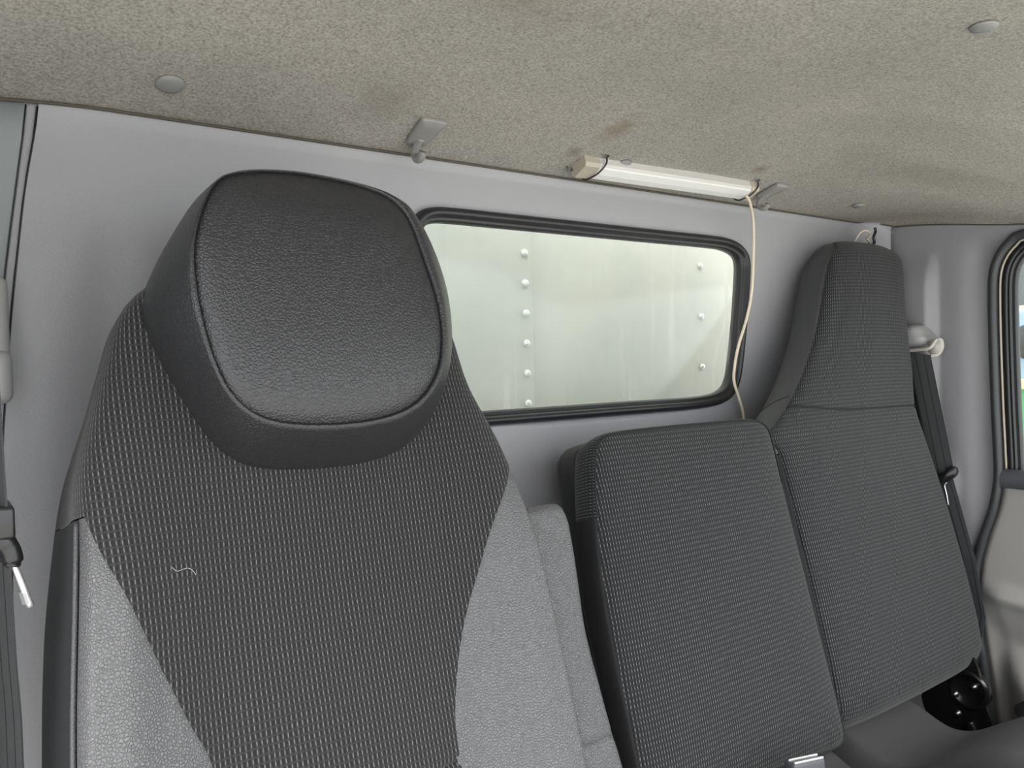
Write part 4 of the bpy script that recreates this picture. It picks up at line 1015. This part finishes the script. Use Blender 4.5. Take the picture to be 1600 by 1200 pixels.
for k_ in range(-1, 5): rivet((ra[0]+rz[0])/2, ra[2]-stp_*k_, BY+0.008)

# ------------------------------------------------------------------ yard outside
g = rbox('ground', (5, 0, -0.95), (40, 40, 0.05), M_GROUND, None, 0.01); tag(g, kind='structure'); g.name = 'ground'
def orient(px, py, d):  # point at distance d along the ray
    r = ray(px, py); r = r/np.linalg.norm(r); return CAM+r*d
hp = orient(1600, 440, 16.0)
hs_ = empty('house', (hp[0]+2, hp[1]+0.5, -0.9)); tag(hs_, 'beige building outside beyond the right door window', 'building')
rbox('wall', (hp[0]+2.0, hp[1]+0.5, 1.2), (1.6, 5.0, 2.1), M_TAN, hs_, 0.02, world=True)
rbox('roof', (hp[0]+2.0, hp[1]+0.5, 3.35), (1.9, 5.3, 0.08), M_RAIL, hs_, 0.02, world=True)
for k_ in (-3.2, -1.4, 0.1, 1.6, 3.4):
    rbox('window', (hp[0]+0.39, hp[1]+k_, 2.25), (0.03, 0.35, 0.40), M_SILL, hs_, 0.01, world=True)
rbox('sign_band', (hp[0]+0.36, hp[1]+0.5, 1.55), (0.05, 5.0, 0.16), M_RAIL, hs_, 0.01, world=True)
vp = orient(1600, 545, 9.0)
vh = empty('machine', (vp[0]+0.8, vp[1]+0.3, -0.9)); tag(vh, 'blue-grey machine standing in front of the beige building outside', 'machine')
rbox('body', (vp[0]+0.9, vp[1]+0.2, 0.98), (0.8, 1.2, 0.48), M_BLUEG, vh, 0.04, world=True)
V, F = lathe_data([(0.001, -0.03), (0.14, -0.03), (0.17, 0.0), (0.17, 0.06), (0.001, 0.06)], (vp[0]+0.08, vp[1]-0.02, 1.15), (1, 0, 0), 28); mesh('round_port', V, F, M_BLKPL, vh, world=True)
rbox('chassis', (vp[0]+0.9, vp[1]+0.2, -0.05), (0.75, 1.1, 0.56), M_SILL, vh, 0.02, world=True)
gp_ = orient(1600, 620, 5.5)
sk_ = empty('waste_container', (gp_[0]+0.6, gp_[1], -0.9)); tag(sk_, 'bright green metal container outside below the right door window', 'container')
Vs = []; cx, cy = gp_[0]+0.75, gp_[1]+0.0
for z, k_ in ((-0.9, 0.8), (0.86, 1.0)):
    for a, b in ((-1, -1), (1, -1), (1, 1), (-1, 1)): Vs.append((cx+a*0.6*k_, cy+b*1.3*k_, z))
for z, k_ in ((0.86, 0.93), (-0.8, 0.75)):
    for a, b in ((-1, -1), (1, -1), (1, 1), (-1, 1)): Vs.append((cx+a*0.6*k_, cy+b*1.3*k_, z))
Fs = [(0, 1, 2, 3)]
for a in (0, 4, 8):
    for k_ in range(4): Fs.append((a+k_, a+(k_+1) % 4, a+4+(k_+1) % 4, a+4+k_))
Fs.append((12, 13, 14, 15))
mesh('bin_body', Vs, Fs, M_GREEN, sk_, smooth=False, world=True)
rbox('rim', (cx-0.61, cy, 0.87), (0.03, 1.33, 0.03), plain('yellow_rim_paint', (0.6, 0.5, 0.2), 0.6), sk_, 0.01, world=True)
